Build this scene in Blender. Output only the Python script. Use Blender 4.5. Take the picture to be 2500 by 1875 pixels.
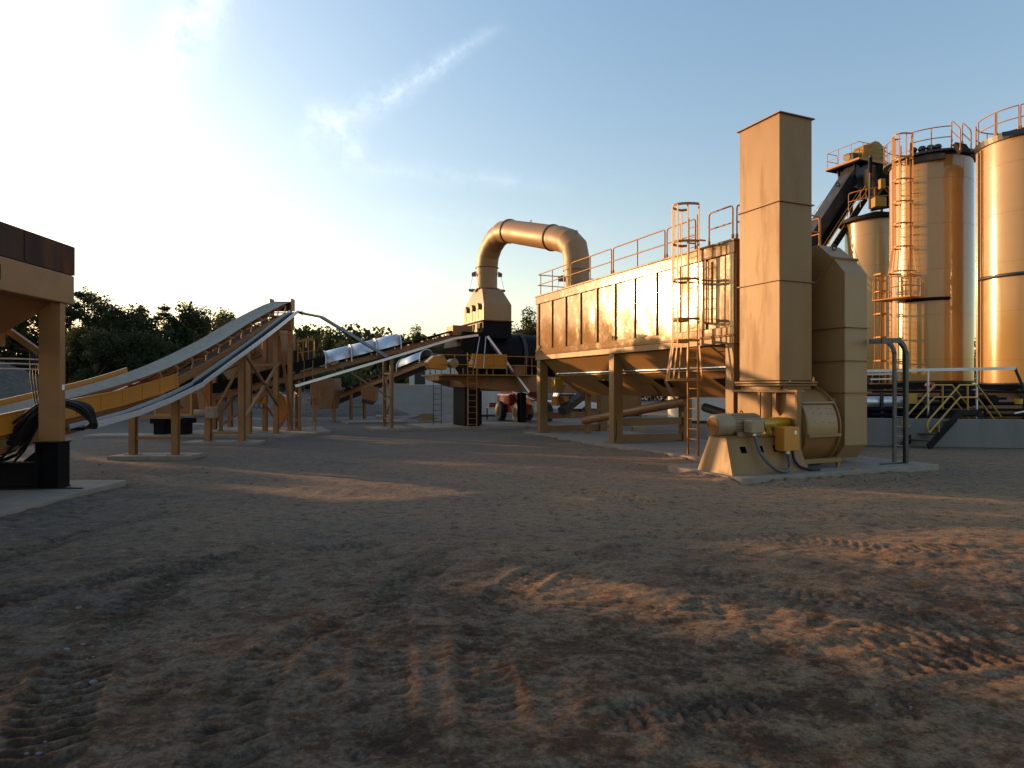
import bpy, bmesh, math, random
import numpy as np
from mathutils import Vector, Matrix
random.seed(7)
R = math.radians
for o in list(bpy.data.objects): bpy.data.objects.remove(o)
SC = bpy.context.scene
COL = SC.collection

# ---------------------------------------------------------------- camera, light, exposure
FPX, HOR, CXP, EYE = 1600.0, 945.0, 1250.0, 2.2          # focal length and horizon of the 2500x1875 photograph
cam = bpy.data.cameras.new('camera'); camo = bpy.data.objects.new('camera', cam); COL.objects.link(camo)
cam.sensor_width = 36; cam.lens = FPX/2500*36; cam.shift_y = (HOR-937.5)/2500
cam.clip_start = 0.1; cam.clip_end = 3000
camo.location = (0, 0, EYE); camo.rotation_euler = (R(90), 0, 0)
SC.camera = camo
SUN_DIR = Vector((-0.859, 0.494, 0.135)).normalized()
SUN_EL = math.asin(SUN_DIR.z); SUN_AZ = math.atan2(SUN_DIR.x, SUN_DIR.y)   # clockwise from +Y
sl = bpy.data.lights.new('sun', 'SUN'); sl.energy = 3.6; sl.angle = R(0.5); sl.color = (1.0, 0.56, 0.23)
so = bpy.data.objects.new('sun', sl); COL.objects.link(so); so.location = (0, 0, 60)
so.rotation_euler = SUN_DIR.to_track_quat('Z', 'Y').to_euler()
SC.view_settings.view_transform = 'Standard'; SC.view_settings.look = 'None'
SC.view_settings.exposure = 1.0; SC.view_settings.gamma = 1; SC.view_settings.use_curve_mapping = False
SC.render.engine = 'CYCLES'
SC.render.resolution_x, SC.render.resolution_y = 1024, 768

wd = bpy.data.worlds.new("World"); SC.world = wd; wd.use_nodes = True
nt = wd.node_tree; nt.nodes.clear()
def WN(t, **k):
    n = nt.nodes.new(t)
    for a, b in k.items(): setattr(n, a, b)
    return n
def wmath(op, a, b=None, c=None):
    n = WN('ShaderNodeMath', operation=op)
    for i, s in enumerate((a, b, c)):
        if s is None: continue
        if hasattr(s, 'links'): nt.links.new(s, n.inputs[i])
        else: n.inputs[i].default_value = s
    return n.outputs[0]
def wvm(op, a, b=None):
    n = WN('ShaderNodeVectorMath', operation=op)
    for i, s in enumerate((a, b)):
        if s is None: continue
        if hasattr(s, 'links'): nt.links.new(s, n.inputs[i])
        else: n.inputs[i].default_value = s
    return n.outputs['Value'] if op in ('DOT_PRODUCT', 'LENGTH') else n.outputs[0]
sky = WN('ShaderNodeTexSky', sky_type='NISHITA', sun_disc=False, sun_elevation=SUN_EL, sun_rotation=SUN_AZ)
sky.air_density = 1.0; sky.dust_density = 0.8; sky.ozone_density = 1.2; sky.altitude = 100
tc = WN('ShaderNodeTexCoord'); D = tc.outputs['Generated']
dotS = wvm('DOT_PRODUCT', D, tuple(SUN_DIR))
dpos = wmath('MAXIMUM', dotS, 0.0)
g1 = wmath('MULTIPLY', wmath('POWER', dpos, 5.0), 0.32)      # wide scatter of the hazy air round the low sun
g2 = wmath('MULTIPLY', wmath('POWER', dpos, 40.0), .8)
glow = wmath('ADD', g1, g2)
sepz = WN('ShaderNodeSeparateXYZ'); nt.links.new(D, sepz.inputs[0])
hz_ = wmath('POWER', wmath('SUBTRACT', 1.0, wmath('ABSOLUTE', sepz.outputs[2])), 5.0)                # warm low haze band, stronger towards the sun
hz_ = wmath('MULTIPLY', wmath('MULTIPLY', hz_, wmath('POWER', wmath('MULTIPLY_ADD', dotS, .5, .5), 1.3)), .25)
def dirpx(px, py): return Vector(((px-CXP)/FPX, 1.0, (HOR-py)/FPX)).normalized()
wn = WN('ShaderNodeTexNoise'); wn.inputs['Scale'].default_value = 5; wn.inputs['Detail'].default_value = 6
nt.links.new(D, wn.inputs['Vector'])
Dw = wvm('ADD', D, wvm('MULTIPLY', wvm('SUBTRACT', wn.outputs['Color'], (.5, .5, .5)), (.05, .05, .05)))
wn2 = WN('ShaderNodeTexNoise'); wn2.inputs['Scale'].default_value = 26; wn2.inputs['Detail'].default_value = 7; wn2.inputs['Roughness'].default_value = .68
nt.links.new(D, wn2.inputs['Vector'])
def streak(p0, p1, w0, w1, amt):
    """thin high cloud streak along the great circle from p0 to p1 (directions on the sky)"""
    a, b = dirpx(*p0), dirpx(*p1); n = a.cross(b).normalized(); m = n.cross(a).normalized(); L = b.dot(m)
    along = wmath('DIVIDE', wvm('DOT_PRODUCT', Dw, tuple(m)), L)
    across = wmath('ABSOLUTE', wvm('DOT_PRODUCT', Dw, tuple(n)))
    wid = wmath('ADD', wmath('MULTIPLY', along, w1-w0), w0)
    x = wmath('DIVIDE', across, wid)
    k = wmath('SUBTRACT', 1.0, wmath('MINIMUM', x, 1.0))
    k = wmath('MULTIPLY', k, k)
    e = wmath('MULTIPLY', wmath('MULTIPLY', along, wmath('SUBTRACT', 1.0, along)), 5.0)
    e = wmath('MINIMUM', wmath('MAXIMUM', e, 0.0), 1.0)
    t = wmath('MULTIPLY', wmath('SUBTRACT', wn2.outputs['Fac'], .36), 3.4)
    t = wmath('MINIMUM', wmath('MAXIMUM', t, 0.0), 1.3)
    return wmath('MULTIPLY', wmath('MULTIPLY', wmath('MULTIPLY', k, e), t), amt)
cl = None
for s in (((700, 350), (1250, 60), .048, .013, .40), ((730, 250), (900, 390), .035, .035, .30), ((560, -80), (330, 300), .075, .05, .60),
          ((600, 380), (1400, 455), .05, .02, .14), ((-60, 90), (400, -60), .05, .03, .2), ((900, 520), (1500, 560), .04, .02, .07)):
    q = streak(*s); cl = q if cl is None else wmath('ADD', cl, q)
bg = WN('ShaderNodeBackground'); bg.inputs['Strength'].default_value = 0.15
hw_ = wmath('MULTIPLY', wmath('POWER', wmath('SUBTRACT', 1.0, wmath('ABSOLUTE', sepz.outputs[2])), 4.0), wmath('MULTIPLY_ADD', dotS, .45, .55))
cv = WN('ShaderNodeCombineXYZ')
for i_, k_ in enumerate((.16, .36, .58)): nt.links.new(wmath('SUBTRACT', 1.0, wmath('MULTIPLY', hw_, k_)), cv.inputs[i_])
nt.links.new(wvm('MULTIPLY', sky.outputs[0], cv.outputs[0]), bg.inputs['Color'])        # low dusty air takes the blue out near the horizon
bg2 = WN('ShaderNodeBackground'); bg2.inputs['Color'].default_value = (1.0, .86, .64, 1); nt.links.new(glow, bg2.inputs['Strength'])
bg3 = WN('ShaderNodeBackground'); bg3.inputs['Color'].default_value = (1.0, .92, .84, 1)
nt.links.new(wmath('MULTIPLY', cl, .42), bg3.inputs['Strength'])
a1 = WN('ShaderNodeAddShader'); a2 = WN('ShaderNodeAddShader'); wo = WN('ShaderNodeOutputWorld')
nt.links.new(bg.outputs[0], a1.inputs[0]); nt.links.new(bg2.outputs[0], a1.inputs[1])
nt.links.new(a1.outputs[0], a2.inputs[0]); nt.links.new(bg3.outputs[0], a2.inputs[1])
bg4 = WN('ShaderNodeBackground'); bg4.inputs['Color'].default_value = (1.0, .70, .46, 1); nt.links.new(hz_, bg4.inputs['Strength'])
a3 = WN('ShaderNodeAddShader'); nt.links.new(a2.outputs[0], a3.inputs[0]); nt.links.new(bg4.outputs[0], a3.inputs[1])
bg5 = WN('ShaderNodeBackground'); bg5.inputs['Color'].default_value = (.26, .56, 1.0, 1); nt.links.new(wmath('MULTIPLY', wmath('MAXIMUM', sepz.outputs[2], 0.0), .10), bg5.inputs['Strength'])
a4 = WN('ShaderNodeAddShader'); nt.links.new(a3.outputs[0], a4.inputs[0]); nt.links.new(bg5.outputs[0], a4.inputs[1])
nt.links.new(a4.outputs[0], wo.inputs['Surface'])

# ---------------------------------------------------------------- materials
def mat(name, col, rough=.5, metal=0, coat=0, var=.12, vscale=1.5, bump=0, bscale=8, dirt=None, dirtamt=0, dscale=1.2, emit=None, trans=0, spec=.5, streaky=False):
    m = bpy.data.materials.new(name); m.use_nodes = True; t = m.node_tree
    b = t.nodes['Principled BSDF']; L = t.links.new
    b.inputs['Roughness'].default_value = rough; b.inputs['Metallic'].default_value = metal
    b.inputs['Coat Weight'].default_value = coat; b.inputs['Coat Roughness'].default_value = .08
    b.inputs['Specular IOR Level'].default_value = spec
    g = t.nodes.new('ShaderNodeNewGeometry')
    mp = t.nodes.new('ShaderNodeMapping'); L(g.outputs['Position'], mp.inputs[0])
    if streaky: mp.inputs['Scale'].default_value = (1, 1, .18)
    n = t.nodes.new('ShaderNodeTexNoise'); n.inputs['Scale'].default_value = vscale; n.inputs['Detail'].default_value = 5; n.inputs['Roughness'].default_value = .62
    L(mp.outputs[0], n.inputs['Vector'])
    r = t.nodes.new('ShaderNodeMapRange'); r.inputs[1].default_value = .3; r.inputs[2].default_value = .7
    r.inputs[3].default_value = 1-var; r.inputs[4].default_value = 1+var; L(n.outputs[0], r.inputs[0])
    x = t.nodes.new('ShaderNodeVectorMath'); x.operation = 'SCALE'; x.inputs[0].default_value = col[:3]; L(r.outputs[0], x.inputs[3])
    out = x.outputs[0]
    if dirt:
        n2 = t.nodes.new('ShaderNodeTexNoise'); n2.inputs['Scale'].default_value = dscale; n2.inputs['Detail'].default_value = 8; n2.inputs['Roughness'].default_value = .7
        L(mp.outputs[0], n2.inputs['Vector'])
        r2 = t.nodes.new('ShaderNodeMapRange'); r2.inputs[1].default_value = .5; r2.inputs[2].default_value = .72; r2.inputs[3].default_value = 0; r2.inputs[4].default_value = dirtamt
        L(n2.outputs[0], r2.inputs[0])
        mx = t.nodes.new('ShaderNodeMix'); mx.data_type = 'RGBA'; L(r2.outputs[0], mx.inputs[0]); L(out, mx.inputs[6]); mx.inputs[7].default_value = (*dirt, 1)
        out = mx.outputs[2]
        ra = t.nodes.new('ShaderNodeMath'); ra.operation = 'MULTIPLY_ADD'; L(r2.outputs[0], ra.inputs[0]); ra.inputs[1].default_value = .35; ra.inputs[2].default_value = rough
        L(ra.outputs[0], b.inputs['Roughness'])
    L(out, b.inputs['Base Color'])
    if bump:
        n3 = t.nodes.new('ShaderNodeTexNoise'); n3.inputs['Scale'].default_value = bscale; n3.inputs['Detail'].default_value = 3; L(g.outputs['Position'], n3.inputs['Vector'])
        bp = t.nodes.new('ShaderNodeBump'); bp.inputs['Strength'].default_value = 1; bp.inputs['Distance'].default_value = bump
        L(n3.outputs[0], bp.inputs['Height']); L(bp.outputs[0], b.inputs['Normal'])
    if emit: b.inputs['Emission Color'].default_value = (*emit, 1); b.inputs['Emission Strength'].default_value = 1
    if trans:
        b.inputs['Transmission Weight'].default_value = 0
        tr = t.nodes.new('ShaderNodeBsdfTranslucent'); L(out, tr.inputs['Color']); ms = t.nodes.new('ShaderNodeMixShader'); ms.inputs[0].default_value = trans
        L(b.outputs[0], ms.inputs[1]); L(tr.outputs[0], ms.inputs[2]); L(ms.outputs[0], t.nodes['Material Output'].inputs['Surface'])
    return m
TANC = (.225, .112, .034)
M = dict(
    tan=mat('tan_paint', TANC, .48, coat=0, spec=.3, var=.07, bump=.006, bscale=1.5, dirt=(.17, .085, .035), dirtamt=.42, dscale=2.2, streaky=True),
    panel=mat('tan_gloss_paint', (.25, .125, .042), .115, coat=0, spec=.17, var=.05, bump=.010, bscale=1.1, dirt=(.33, .23, .14), dirtamt=.25, dscale=2.2),
    dull=mat('tan_dull_paint', (.20, .078, .018), .55, coat=.05, var=.10, dirt=(.22, .16, .11), dirtamt=.5, dscale=2),
    frame=mat('tan_brown_frame_paint', (.26, .108, .03), .5, coat=.08, var=.1, dirt=(.12, .08, .05), dirtamt=.45, dscale=2),
    silo=mat('tan_silo_cladding', (.34, .205, .070), .20, coat=.35, var=.04, bump=.003, bscale=1.2, dirt=(.35, .24, .14), dirtamt=.2, dscale=.8),
    ducts=mat('tan_duct_paint', (.27, .145, .055), .5, coat=.05, var=.08, dirt=(.25, .17, .11), dirtamt=.4, dscale=1.0, streaky=True),
    orange=mat('orange_paint', (.44, .165, .012), .38, coat=.2, var=.08, dirt=(.3, .16, .06), dirtamt=.4, dscale=3),
    yellow=mat('yellow_paint', (.42, .22, .008), .38, coat=.2, var=.08, dirt=(.25, .18, .08), dirtamt=.3, dscale=3),
    railpaint=mat('tan_orange_rail_paint', (.38, .155, .028), .45, spec=.2, coat=0, var=.05),
    galv=mat('galvanised_steel', (.55, .57, .60), .42, metal=.75, var=.12, vscale=6, bump=.001, bscale=5),
    alu=mat('pale_metal', (.62, .62, .62), .38, metal=.55, var=.08, vscale=4),
    black=mat('black_paint', (.006, .005, .006), .6, spec=.1, var=.25, dirt=(.03, .024, .02), dirtamt=.3, dscale=2),
    darkst=mat('dark_steel', (.03, .024, .022), .55, spec=.3, metal=0, var=.25, dirt=(.12, .07, .04), dirtamt=.5, dscale=2),
    bluegrey=mat('slate_painted_steel', (.017, .018, .021), .42, var=.15, dirt=(.12, .1, .08), dirtamt=.4),
    rust=mat('rusty_plate', (.060, .034, .026), .8, spec=.1, var=.4, vscale=1.2, dirt=(.17, .065, .014), dirtamt=1.0, dscale=1.6, streaky=True),
    belt=mat('rubber_belt', (.30, .25, .195), .8, spec=.2, var=.16, vscale=5, dirt=(.30, .27, .22), dirtamt=.5, dscale=3),
    rubber=mat('black_rubber', (.02, .02, .022), .6, var=.2),
    cable=mat('black_cable', (.009, .009, .01), .5, spec=.3, var=.2),
    conduit=mat('grey_conduit', (.075, .066, .058), .55, var=.15),
    concrete=mat('concrete', (.23, .18, .14), .85, var=.16, vscale=3, bump=.004, bscale=30, dirt=(.20, .15, .11), dirtamt=.7, dscale=1.1),
    wallcon=mat('wall_concrete', (.17, .165, .155), .85, var=.14, vscale=1.4, bump=.004, bscale=20, dirt=(.16, .14, .12), dirtamt=.6, dscale=.9, streaky=True),
    motor=mat('motor_grey_paint', (.27, .185, .105), .42, var=.08, dirt=(.2, .15, .1), dirtamt=.4, dscale=4),
    white=mat('white_paint', (.72, .72, .70), .4, var=.06, dirt=(.4, .34, .28), dirtamt=.4, dscale=2),
    offwhite=mat('dusty_white_sheet', (.52, .48, .42), .6, var=.1, dirt=(.35, .27, .2), dirtamt=.6, dscale=1.2, streaky=True),
    red=mat('red_paint', (.26, .022, .012), .35, coat=.3, var=.08, dirt=(.3, .1, .06), dirtamt=.3),
    label=mat('white_label', (.75, .74, .72), .5, var=.04), labelr=mat('red_label', (.5, .03, .02), .5),
    glass=mat('dark_glass', (.03, .035, .04), .06, coat=.5, var=.05),
    gravel=mat('grey_gravel', (.105, .085, .068), .9, var=.3, vscale=4, bump=.03, bscale=14, dirt=(.12, .075, .045), dirtamt=.8, dscale=.22),
    stone=mat('grey_stone', (.15, .13, .115), .85, var=.3, vscale=9),
    wood=mat('weathered_wood', (.34, .22, .11), .7, var=.2, vscale=5),
    leaf=mat('pine_foliage', (.026, .036, .013), .7, var=.45, vscale=.35, trans=.3, spec=.2),
    leaf2=mat('broadleaf_foliage', (.038, .047, .016), .65, var=.45, vscale=.4, trans=.35, spec=.2),
    mustard=mat('mustard_paint', (.26, .135, .010), .55, spec=.25, var=.15),
    brushm=mat('dry_earth', (.08, .055, .035), .9, var=.3),
    bark=mat('bark', (.11, .08, .06), .9, var=.3, vscale=5),
)

# ---------------------------------------------------------------- geometry helpers
def WP(px, py, Y): return Vector(((px-CXP)/FPX*Y, Y, EYE-(py-HOR)/FPX*Y))
def G(px, py, z=0.0):
    Y = (EYE-z)*FPX/(py-HOR); return Vector(((px-CXP)/FPX*Y, Y, z))
class Fr:
    """plan frame: a runs at angle ang, b to its right"""
    def __init__(s, ox, oy, ang): s.o = (ox, oy); s.ax = (math.cos(ang), math.sin(ang)); s.bx = (math.sin(ang), -math.cos(ang))
    def P(s, a, b, z): return Vector((s.o[0]+a*s.ax[0]+b*s.bx[0], s.o[1]+a*s.ax[1]+b*s.bx[1], z))
    def hit(s, px, py, a=None, b=None):
        """(a, b, z) where the sight line of a photo point meets the vertical plane a=... or b=..."""
        t = (px-CXP)/FPX
        if b is not None:
            ox, oy = s.P(0, b, 0)[:2]; a = (ox-t*oy)/(t*s.ax[1]-s.ax[0])
        else:
            ox, oy = s.P(a, 0, 0)[:2]; b = (ox-t*oy)/(t*s.bx[1]-s.bx[0])
        Y = s.P(a, b, 0)[1]; return a, b, EYE-(py-HOR)/FPX*Y
def perp(d):
    d = d.normalized(); up = Vector((0, 0, 1)) if abs(d.z) < .95 else Vector((0, 1, 0))
    r = d.cross(up).normalized(); return r, r.cross(d).normalized()
class MB:
    def __init__(s): s.v = []; s.f = []; s.sm = []
    def add(s, vs, fs, smooth=False):
        k = len(s.v); s.v += [Vector(p) for p in vs]; s.f += [tuple(i+k for i in f) for f in fs]; s.sm += [smooth]*len(fs); return s
    def hexa(s, p): return s.add(p, [(3, 2, 1, 0), (4, 5, 6, 7), (0, 1, 5, 4), (1, 2, 6, 5), (2, 3, 7, 6), (3, 0, 4, 7)])
    def box(s, fr, a0, a1, b0, b1, z0, z1):
        P = fr.P; return s.hexa([P(a0, b0, z0), P(a1, b0, z0), P(a1, b1, z0), P(a0, b1, z0), P(a0, b0, z1), P(a1, b0, z1), P(a1, b1, z1), P(a0, b1, z1)])
    def beam(s, p0, p1, w, h, side=None, upv=None):
        p0, p1 = Vector(p0), Vector(p1); d = (p1-p0).normalized()
        if side is not None: r = Vector(side).normalized(); u = r.cross(d).normalized(); r = d.cross(u).normalized()
        else: r, u = perp(d)
        q = []
        for p in (p0, p1):
            for i, j in ((-1, -1), (1, -1), (1, 1), (-1, 1)): q.append(p+r*i*w/2+u*j*h/2)
        return s.add(q, [(0, 1, 2, 3), (7, 6, 5, 4), (0, 4, 5, 1), (1, 5, 6, 2), (2, 6, 7, 3), (3, 7, 4, 0)])
    def ibeam(s, p0, p1, w, h, t=.025, side=None):
        p0, p1 = Vector(p0), Vector(p1); d = (p1-p0).normalized()
        if side is not None: r = Vector(side).normalized(); u = r.cross(d).normalized(); r = d.cross(u).normalized()
        else: r, u = perp(d)
        for k in (-1, 1): s.beam(p0+u*k*(h-t)/2, p1+u*k*(h-t)/2, w, t, side=r)
        return s.beam(p0, p1, t, h-2*t, side=r)
    def tube(s, path, r, n=8, closed=False, caps=True, split=False, rs=None):
        path = [Vector(p) for p in path]; N = len(path)
        tg = []
        for i in range(N):
            a = path[i-1] if (i or closed) else path[i]; b = path[(i+1) % N] if (i < N-1 or closed) else path[i]
            if i == 0 and not closed: tg.append((path[1]-path[0]).normalized())
            elif i == N-1 and not closed: tg.append((path[-1]-path[-2]).normalized())
            else: tg.append(((path[i]-a).normalized()+(b-path[i]).normalized()).normalized())
        x, y = perp(tg[0]); rings = []
        for i in range(N):
            if i:
                x = (x-tg[i]*x.dot(tg[i])).normalized(); y = x.cross(tg[i])*-1
                y = tg[i].cross(x)
            else: y = tg[0].cross(x)
            rr = rs[i] if rs else r
            k = 1.0
            if 0 < i < N-1: k = 1/max(.5, (path[i]-path[i-1]).normalized().dot(tg[i]))
            bend = None
            if k > 1.001:
                nn = ((path[i]-path[i-1]).normalized()-(path[i+1]-path[i]).normalized())
                if nn.length > 1e-6: bend = nn.normalized()
            ring = []
            for j in range(n):
                an = 2*math.pi*j/n; off = x*math.cos(an)*rr+y*math.sin(an)*rr
                if bend is not None: off = off+bend*(off.dot(bend)*(k-1))
                ring.append(path[i]+off)
            rings.append(ring)
        segs = N if closed else N-1
        if split:
            for i in range(segs):
                s.add(rings[i]+rings[(i+1) % N], [(j, (j+1) % n, (j+1) % n+n, j+n) for j in range(n)], True)
        else:
            vs = [p for q in rings for p in q]
            s.add(vs, [(i*n+j, i*n+(j+1) % n, ((i+1) % N)*n+(j+1) % n, ((i+1) % N)*n+j) for i in range(segs) for j in range(n)], True)
        if caps and not closed:
            s.add(rings[0], [tuple(range(n))]); s.add(rings[-1], [tuple(range(n-1, -1, -1))])
        return s
    def cyl(s, p0, p1, r, n=24, r1=None): return s.tube([p0, p1], r, n, rs=[r, r if r1 is None else r1])
    def prism(s, pts, vec):
        n = len(pts); vec = Vector(vec); pts = [Vector(p) for p in pts]
        return s.add(pts+[p+vec for p in pts], [tuple(range(n)), tuple(range(2*n-1, n-1, -1))]+[(i, (i+1) % n, (i+1) % n+n, i+n) for i in range(n)])
    def ring(s, c, axis, r0, r1, h, n=32):
        """annular flange centred at c with thickness h along axis"""
        axis = Vector(axis).normalized(); x, y = perp(axis); c = Vector(c); vs = []
        for k in (-h/2, h/2):
            for r in (r0, r1):
                for j in range(n): an = 2*math.pi*j/n; vs.append(c+axis*k+x*math.cos(an)*r+y*math.sin(an)*r)
        fs = []
        for j in range(n):
            q = (j+1) % n; fs += [(j, q, n+q, n+j), (2*n+j, 3*n+j, 3*n+q, 2*n+q), (n+j, n+q, 3*n+q, 3*n+j), (j, 2*n+j, 2*n+q, q)]
        return s.add(vs, fs)
    def lathe(s, c, prof, n=48, smooth=True):
        """prof = [(r, z)...] about the vertical through c"""
        vs = [Vector((c[0]+r*math.cos(2*math.pi*j/n), c[1]+r*math.sin(2*math.pi*j/n), z)) for r, z in prof for j in range(n)]
        for i in range(len(prof)-1):
            s.add(vs[i*n:(i+2)*n], [(j, (j+1) % n, n+(j+1) % n, n+j) for j in range(n)], smooth)
        return s
    def ball(s, c, r, n=8, sq=(1, 1, 1)):
        c = Vector(c); vs = [c+Vector((0, 0, -r*sq[2]))]; m = max(3, n//2)
        for i in range(1, m):
            th = -math.pi/2+math.pi*i/m
            for j in range(n): vs.append(c+Vector((math.cos(th)*math.cos(2*math.pi*j/n)*sq[0], math.cos(th)*math.sin(2*math.pi*j/n)*sq[1], math.sin(th)*sq[2]))*r)
        vs.append(c+Vector((0, 0, r*sq[2]))); fs = []
        for j in range(n): fs.append((0, 1+(j+1) % n, 1+j)); fs.append((len(vs)-1, 1+(m-2)*n+j, 1+(m-2)*n+(j+1) % n))
        for i in range(m-2):
            for j in range(n): fs.append((1+i*n+j, 1+i*n+(j+1) % n, 1+(i+1)*n+(j+1) % n, 1+(i+1)*n+j))
        return s.add(vs, fs, True)
ROOT = {}
def mesh_from(name, mb, m, off=(0, 0, 0)):
    me = bpy.data.meshes.new(name); off = Vector(off)
    me.from_pydata([tuple(p-off) for p in mb.v], [], mb.f)
    me.polygons.foreach_set('use_smooth', mb.sm)
    bm = bmesh.new(); bm.from_mesh(me); bmesh.ops.recalc_face_normals(bm, faces=bm.faces); bm.to_mesh(me); bm.free()
    me.materials.append(m); me.update(); return me
def thing(name, label, cat, loc=(0, 0, 0), group=None):
    o = bpy.data.objects.new(name, None); COL.objects.link(o); o.location = loc; o.empty_display_size = .3
    o['label'] = label; o['category'] = cat
    if group: o['group'] = group
    ROOT[o.name] = Vector(loc); return o
def part(name, mb, m, parent, bevel=0, label=None, kind=None):
    off = ROOT[parent.name]; me = mesh_from(name, mb, M[m] if isinstance(m, str) else m, off)
    o = bpy.data.objects.new(name, me); COL.objects.link(o); o.parent = parent; ROOT[o.name] = off
    if label: o['label'] = label
    if kind: o['kind'] = kind
    if bevel:
        b = o.modifiers.new('bevel', 'BEVEL'); b.width = bevel; b.segments = 2; b.limit_method = 'ANGLE'; b.angle_limit = R(50)
        b.harden_normals = False
    return o
def single(name, mb, m, label, cat, loc=(0, 0, 0), group=None, kind=None, bevel=0):
    me = mesh_from(name, mb, M[m] if isinstance(m, str) else m, loc)
    o = bpy.data.objects.new(name, me); COL.objects.link(o); o.location = loc; ROOT[o.name] = Vector(loc)
    if kind: o['kind'] = kind
    if label: o['label'] = label
    if cat: o['category'] = cat
    if group: o['group'] = group
    if bevel:
        b = o.modifiers.new('bevel', 'BEVEL'); b.width = bevel; b.segments = 2; b.limit_method = 'ANGLE'; b.angle_limit = R(50)
    return o
def rail(mb, pts, h=.95, r=.022, posts=None, mid=True, toe=False):
    """guard rail bent from pipe: pts are its base points"""
    pts = [Vector(p) for p in pts]; U = Vector((0, 0, 1))
    def rounded(path, q=.12):
        out = [path[0]]
        for i in range(1, len(path)-1):
            a, b, c = path[i-1], path[i], path[i+1]
            qa = min(q, (a-b).length*.4, (c-b).length*.4)
            for k in range(5):
                t = k/4; A = b+(a-b).normalized()*qa; B = b+(c-b).normalized()*qa
                out.append(A*(1-t)**2+b*2*t*(1-t)+B*t*t)
        return out+[path[-1]]
    mb.tube(rounded([pts[0]]+[p+U*h for p in pts]+[pts[-1]]), r, 6)
    if mid: mb.tube([p+U*h*.5 for p in pts], r*.9, 6)
    tot = [0]
    for a, b in zip(pts, pts[1:]): tot.append(tot[-1]+(b-a).length)
    n = posts if posts is not None else max(0, int(tot[-1]/1.6)-0)
    for k in range(1, n+1):
        d = tot[-1]*k/(n+1)
        for i in range(len(pts)-1):
            if tot[i] <= d <= tot[i+1]:
                p = pts[i].lerp(pts[i+1], (d-tot[i])/(tot[i+1]-tot[i])); mb.tube([p, p+U*h], r*.9, 6); break
    for p in (pts[0], pts[-1]): mb.tube([p, p+U*.14], r*1.7, 6)
    return mb
def ladder(mb, p0, p1, wv, r=.022, sp=.305, flat=True):
    p0, p1, wv = Vector(p0), Vector(p1), Vector(wv); L = (p1-p0).length; d = (p1-p0).normalized()
    for k in (-.5, .5):
        if flat: mb.beam(p0+wv*k, p1+wv*k, .02, .075, side=wv)
        else: mb.tube([p0+wv*k, p1+wv*k], r, 6)
    for i in range(1, int(L/sp)+1):
        q = p0+d*(i*sp-.12); mb.tube([q-wv*.5, q+wv*.5], .012, 5)
    return mb
def cage(mb, c, wv, outv, zs, flare=None, hoopw=.05, rad=.38, nv=5):
    """hoops at heights zs round a ladder at c, bulging towards outv"""
    c, wv, outv = Vector(c), Vector(wv).normalized(), Vector(outv).normalized(); rows = []
    for i, z in enumerate(zs):
        rr = rad*(1.35 if (flare and i == 0) else 1.0); row = []
        for k in range(11):
            an = math.pi*k/10; row.append(Vector((c.x, c.y, z))-wv*math.cos(an)*rr+outv*(.12+math.sin(an)*rr*1.45))
        row = [Vector((c.x, c.y, z))-wv*.25]+row+[Vector((c.x, c.y, z))+wv*.25]
        for a, b in zip(row, row[1:]): mb.beam(a, b, .012, hoopw)
        rows.append(row)
    for k in [1+round(10*i/(nv-1)) for i in range(nv)]:
        for a, b in zip(rows, rows[1:]): mb.beam(a[k], b[k], .010, .06, side=outv)
    return mb
def eye(mb, p, r=.07, t=.014, ax=(1, 0, 0)):
    p = Vector(p); x = Vector(ax).normalized()
    mb.tube([p+x*math.cos(a)*r+Vector((0, 0, 1))*(r+math.sin(a)*r) for a in [2*math.pi*k/12 for k in range(12)]], t, 6, closed=True); return mb

ANG = math.atan2(.916, -.402)
BF = Fr(6.29, 18.6, ANG)                       # dust collector: a runs away along its long side, b to the right
U3 = Vector((*BF.ax, 0)); V3 = Vector((*BF.bx, 0)); Z3 = Vector((0, 0, 1))
DF = Fr(-1.51, 35.1, ANG)                      # drum mixer
C1 = Fr(-11.0, 0, R(90))                     # feed conveyor: a = +Y, b = +X
C2 = Fr(-6.45, 34.0, math.atan2(.402, .916))   # inclined conveyor to the drum: a to the right and away, b towards the camera
C3 = Fr(-10.2, 43.0, R(-38))                     # second inclined conveyor behind it

# ---------------------------------------------------------------- ground
def vnoise(x, y, seed):
    xi = np.floor(x).astype(np.int64); yi = np.floor(y).astype(np.int64); fx = x-xi; fy = y-yi
    fx = fx*fx*(3-2*fx); fy = fy*fy*(3-2*fy)
    def h(i, j):
        k = (i*374761393+j*668265263+seed*974711) & 0x7fffffff
        k = ((k ^ (k >> 13))*1274126177) & 0x7fffffff
        return ((k ^ (k >> 16)) & 0xffff)/65535.0
    return (h(xi, yi)*(1-fx)+h(xi+1, yi)*fx)*(1-fy)+(h(xi, yi+1)*(1-fx)+h(xi+1, yi+1)*fx)*fy-.5
def fbm(x, y, seed, o=5, g=.55):
    s = 0; a = 1.0
    for i in range(o): s = s+a*vnoise(x*2**i+17*i, y*2**i-9*i, seed+i); a *= g
    return s
def axis(dense0, dense1, step, lim, gr):
    v = list(np.arange(dense0, dense1, step)); s = step; p = dense1
    while p < lim: v.append(p); s *= gr; p += s
    v.append(lim); s = step; p = dense0; w = []
    while p > -lim: s *= gr; p -= s; w.append(max(p, -lim))
    return np.array(sorted(set([round(q, 4) for q in w+v])))
xs = axis(-4.2, 5.2, .036, 1500, 1.022); ys = axis(3.2, 8.6, .034, 1500, 1.0165)
X, Y = np.meshgrid(xs, ys)
PR = np.zeros(X.shape)
H = fbm(X*.12, Y*.12, 3, 3)*.16+fbm(X*.7, Y*.9, 11, 3)*.05
w1 = fbm(X*1.3, Y*1.3, 41, 3)
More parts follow.
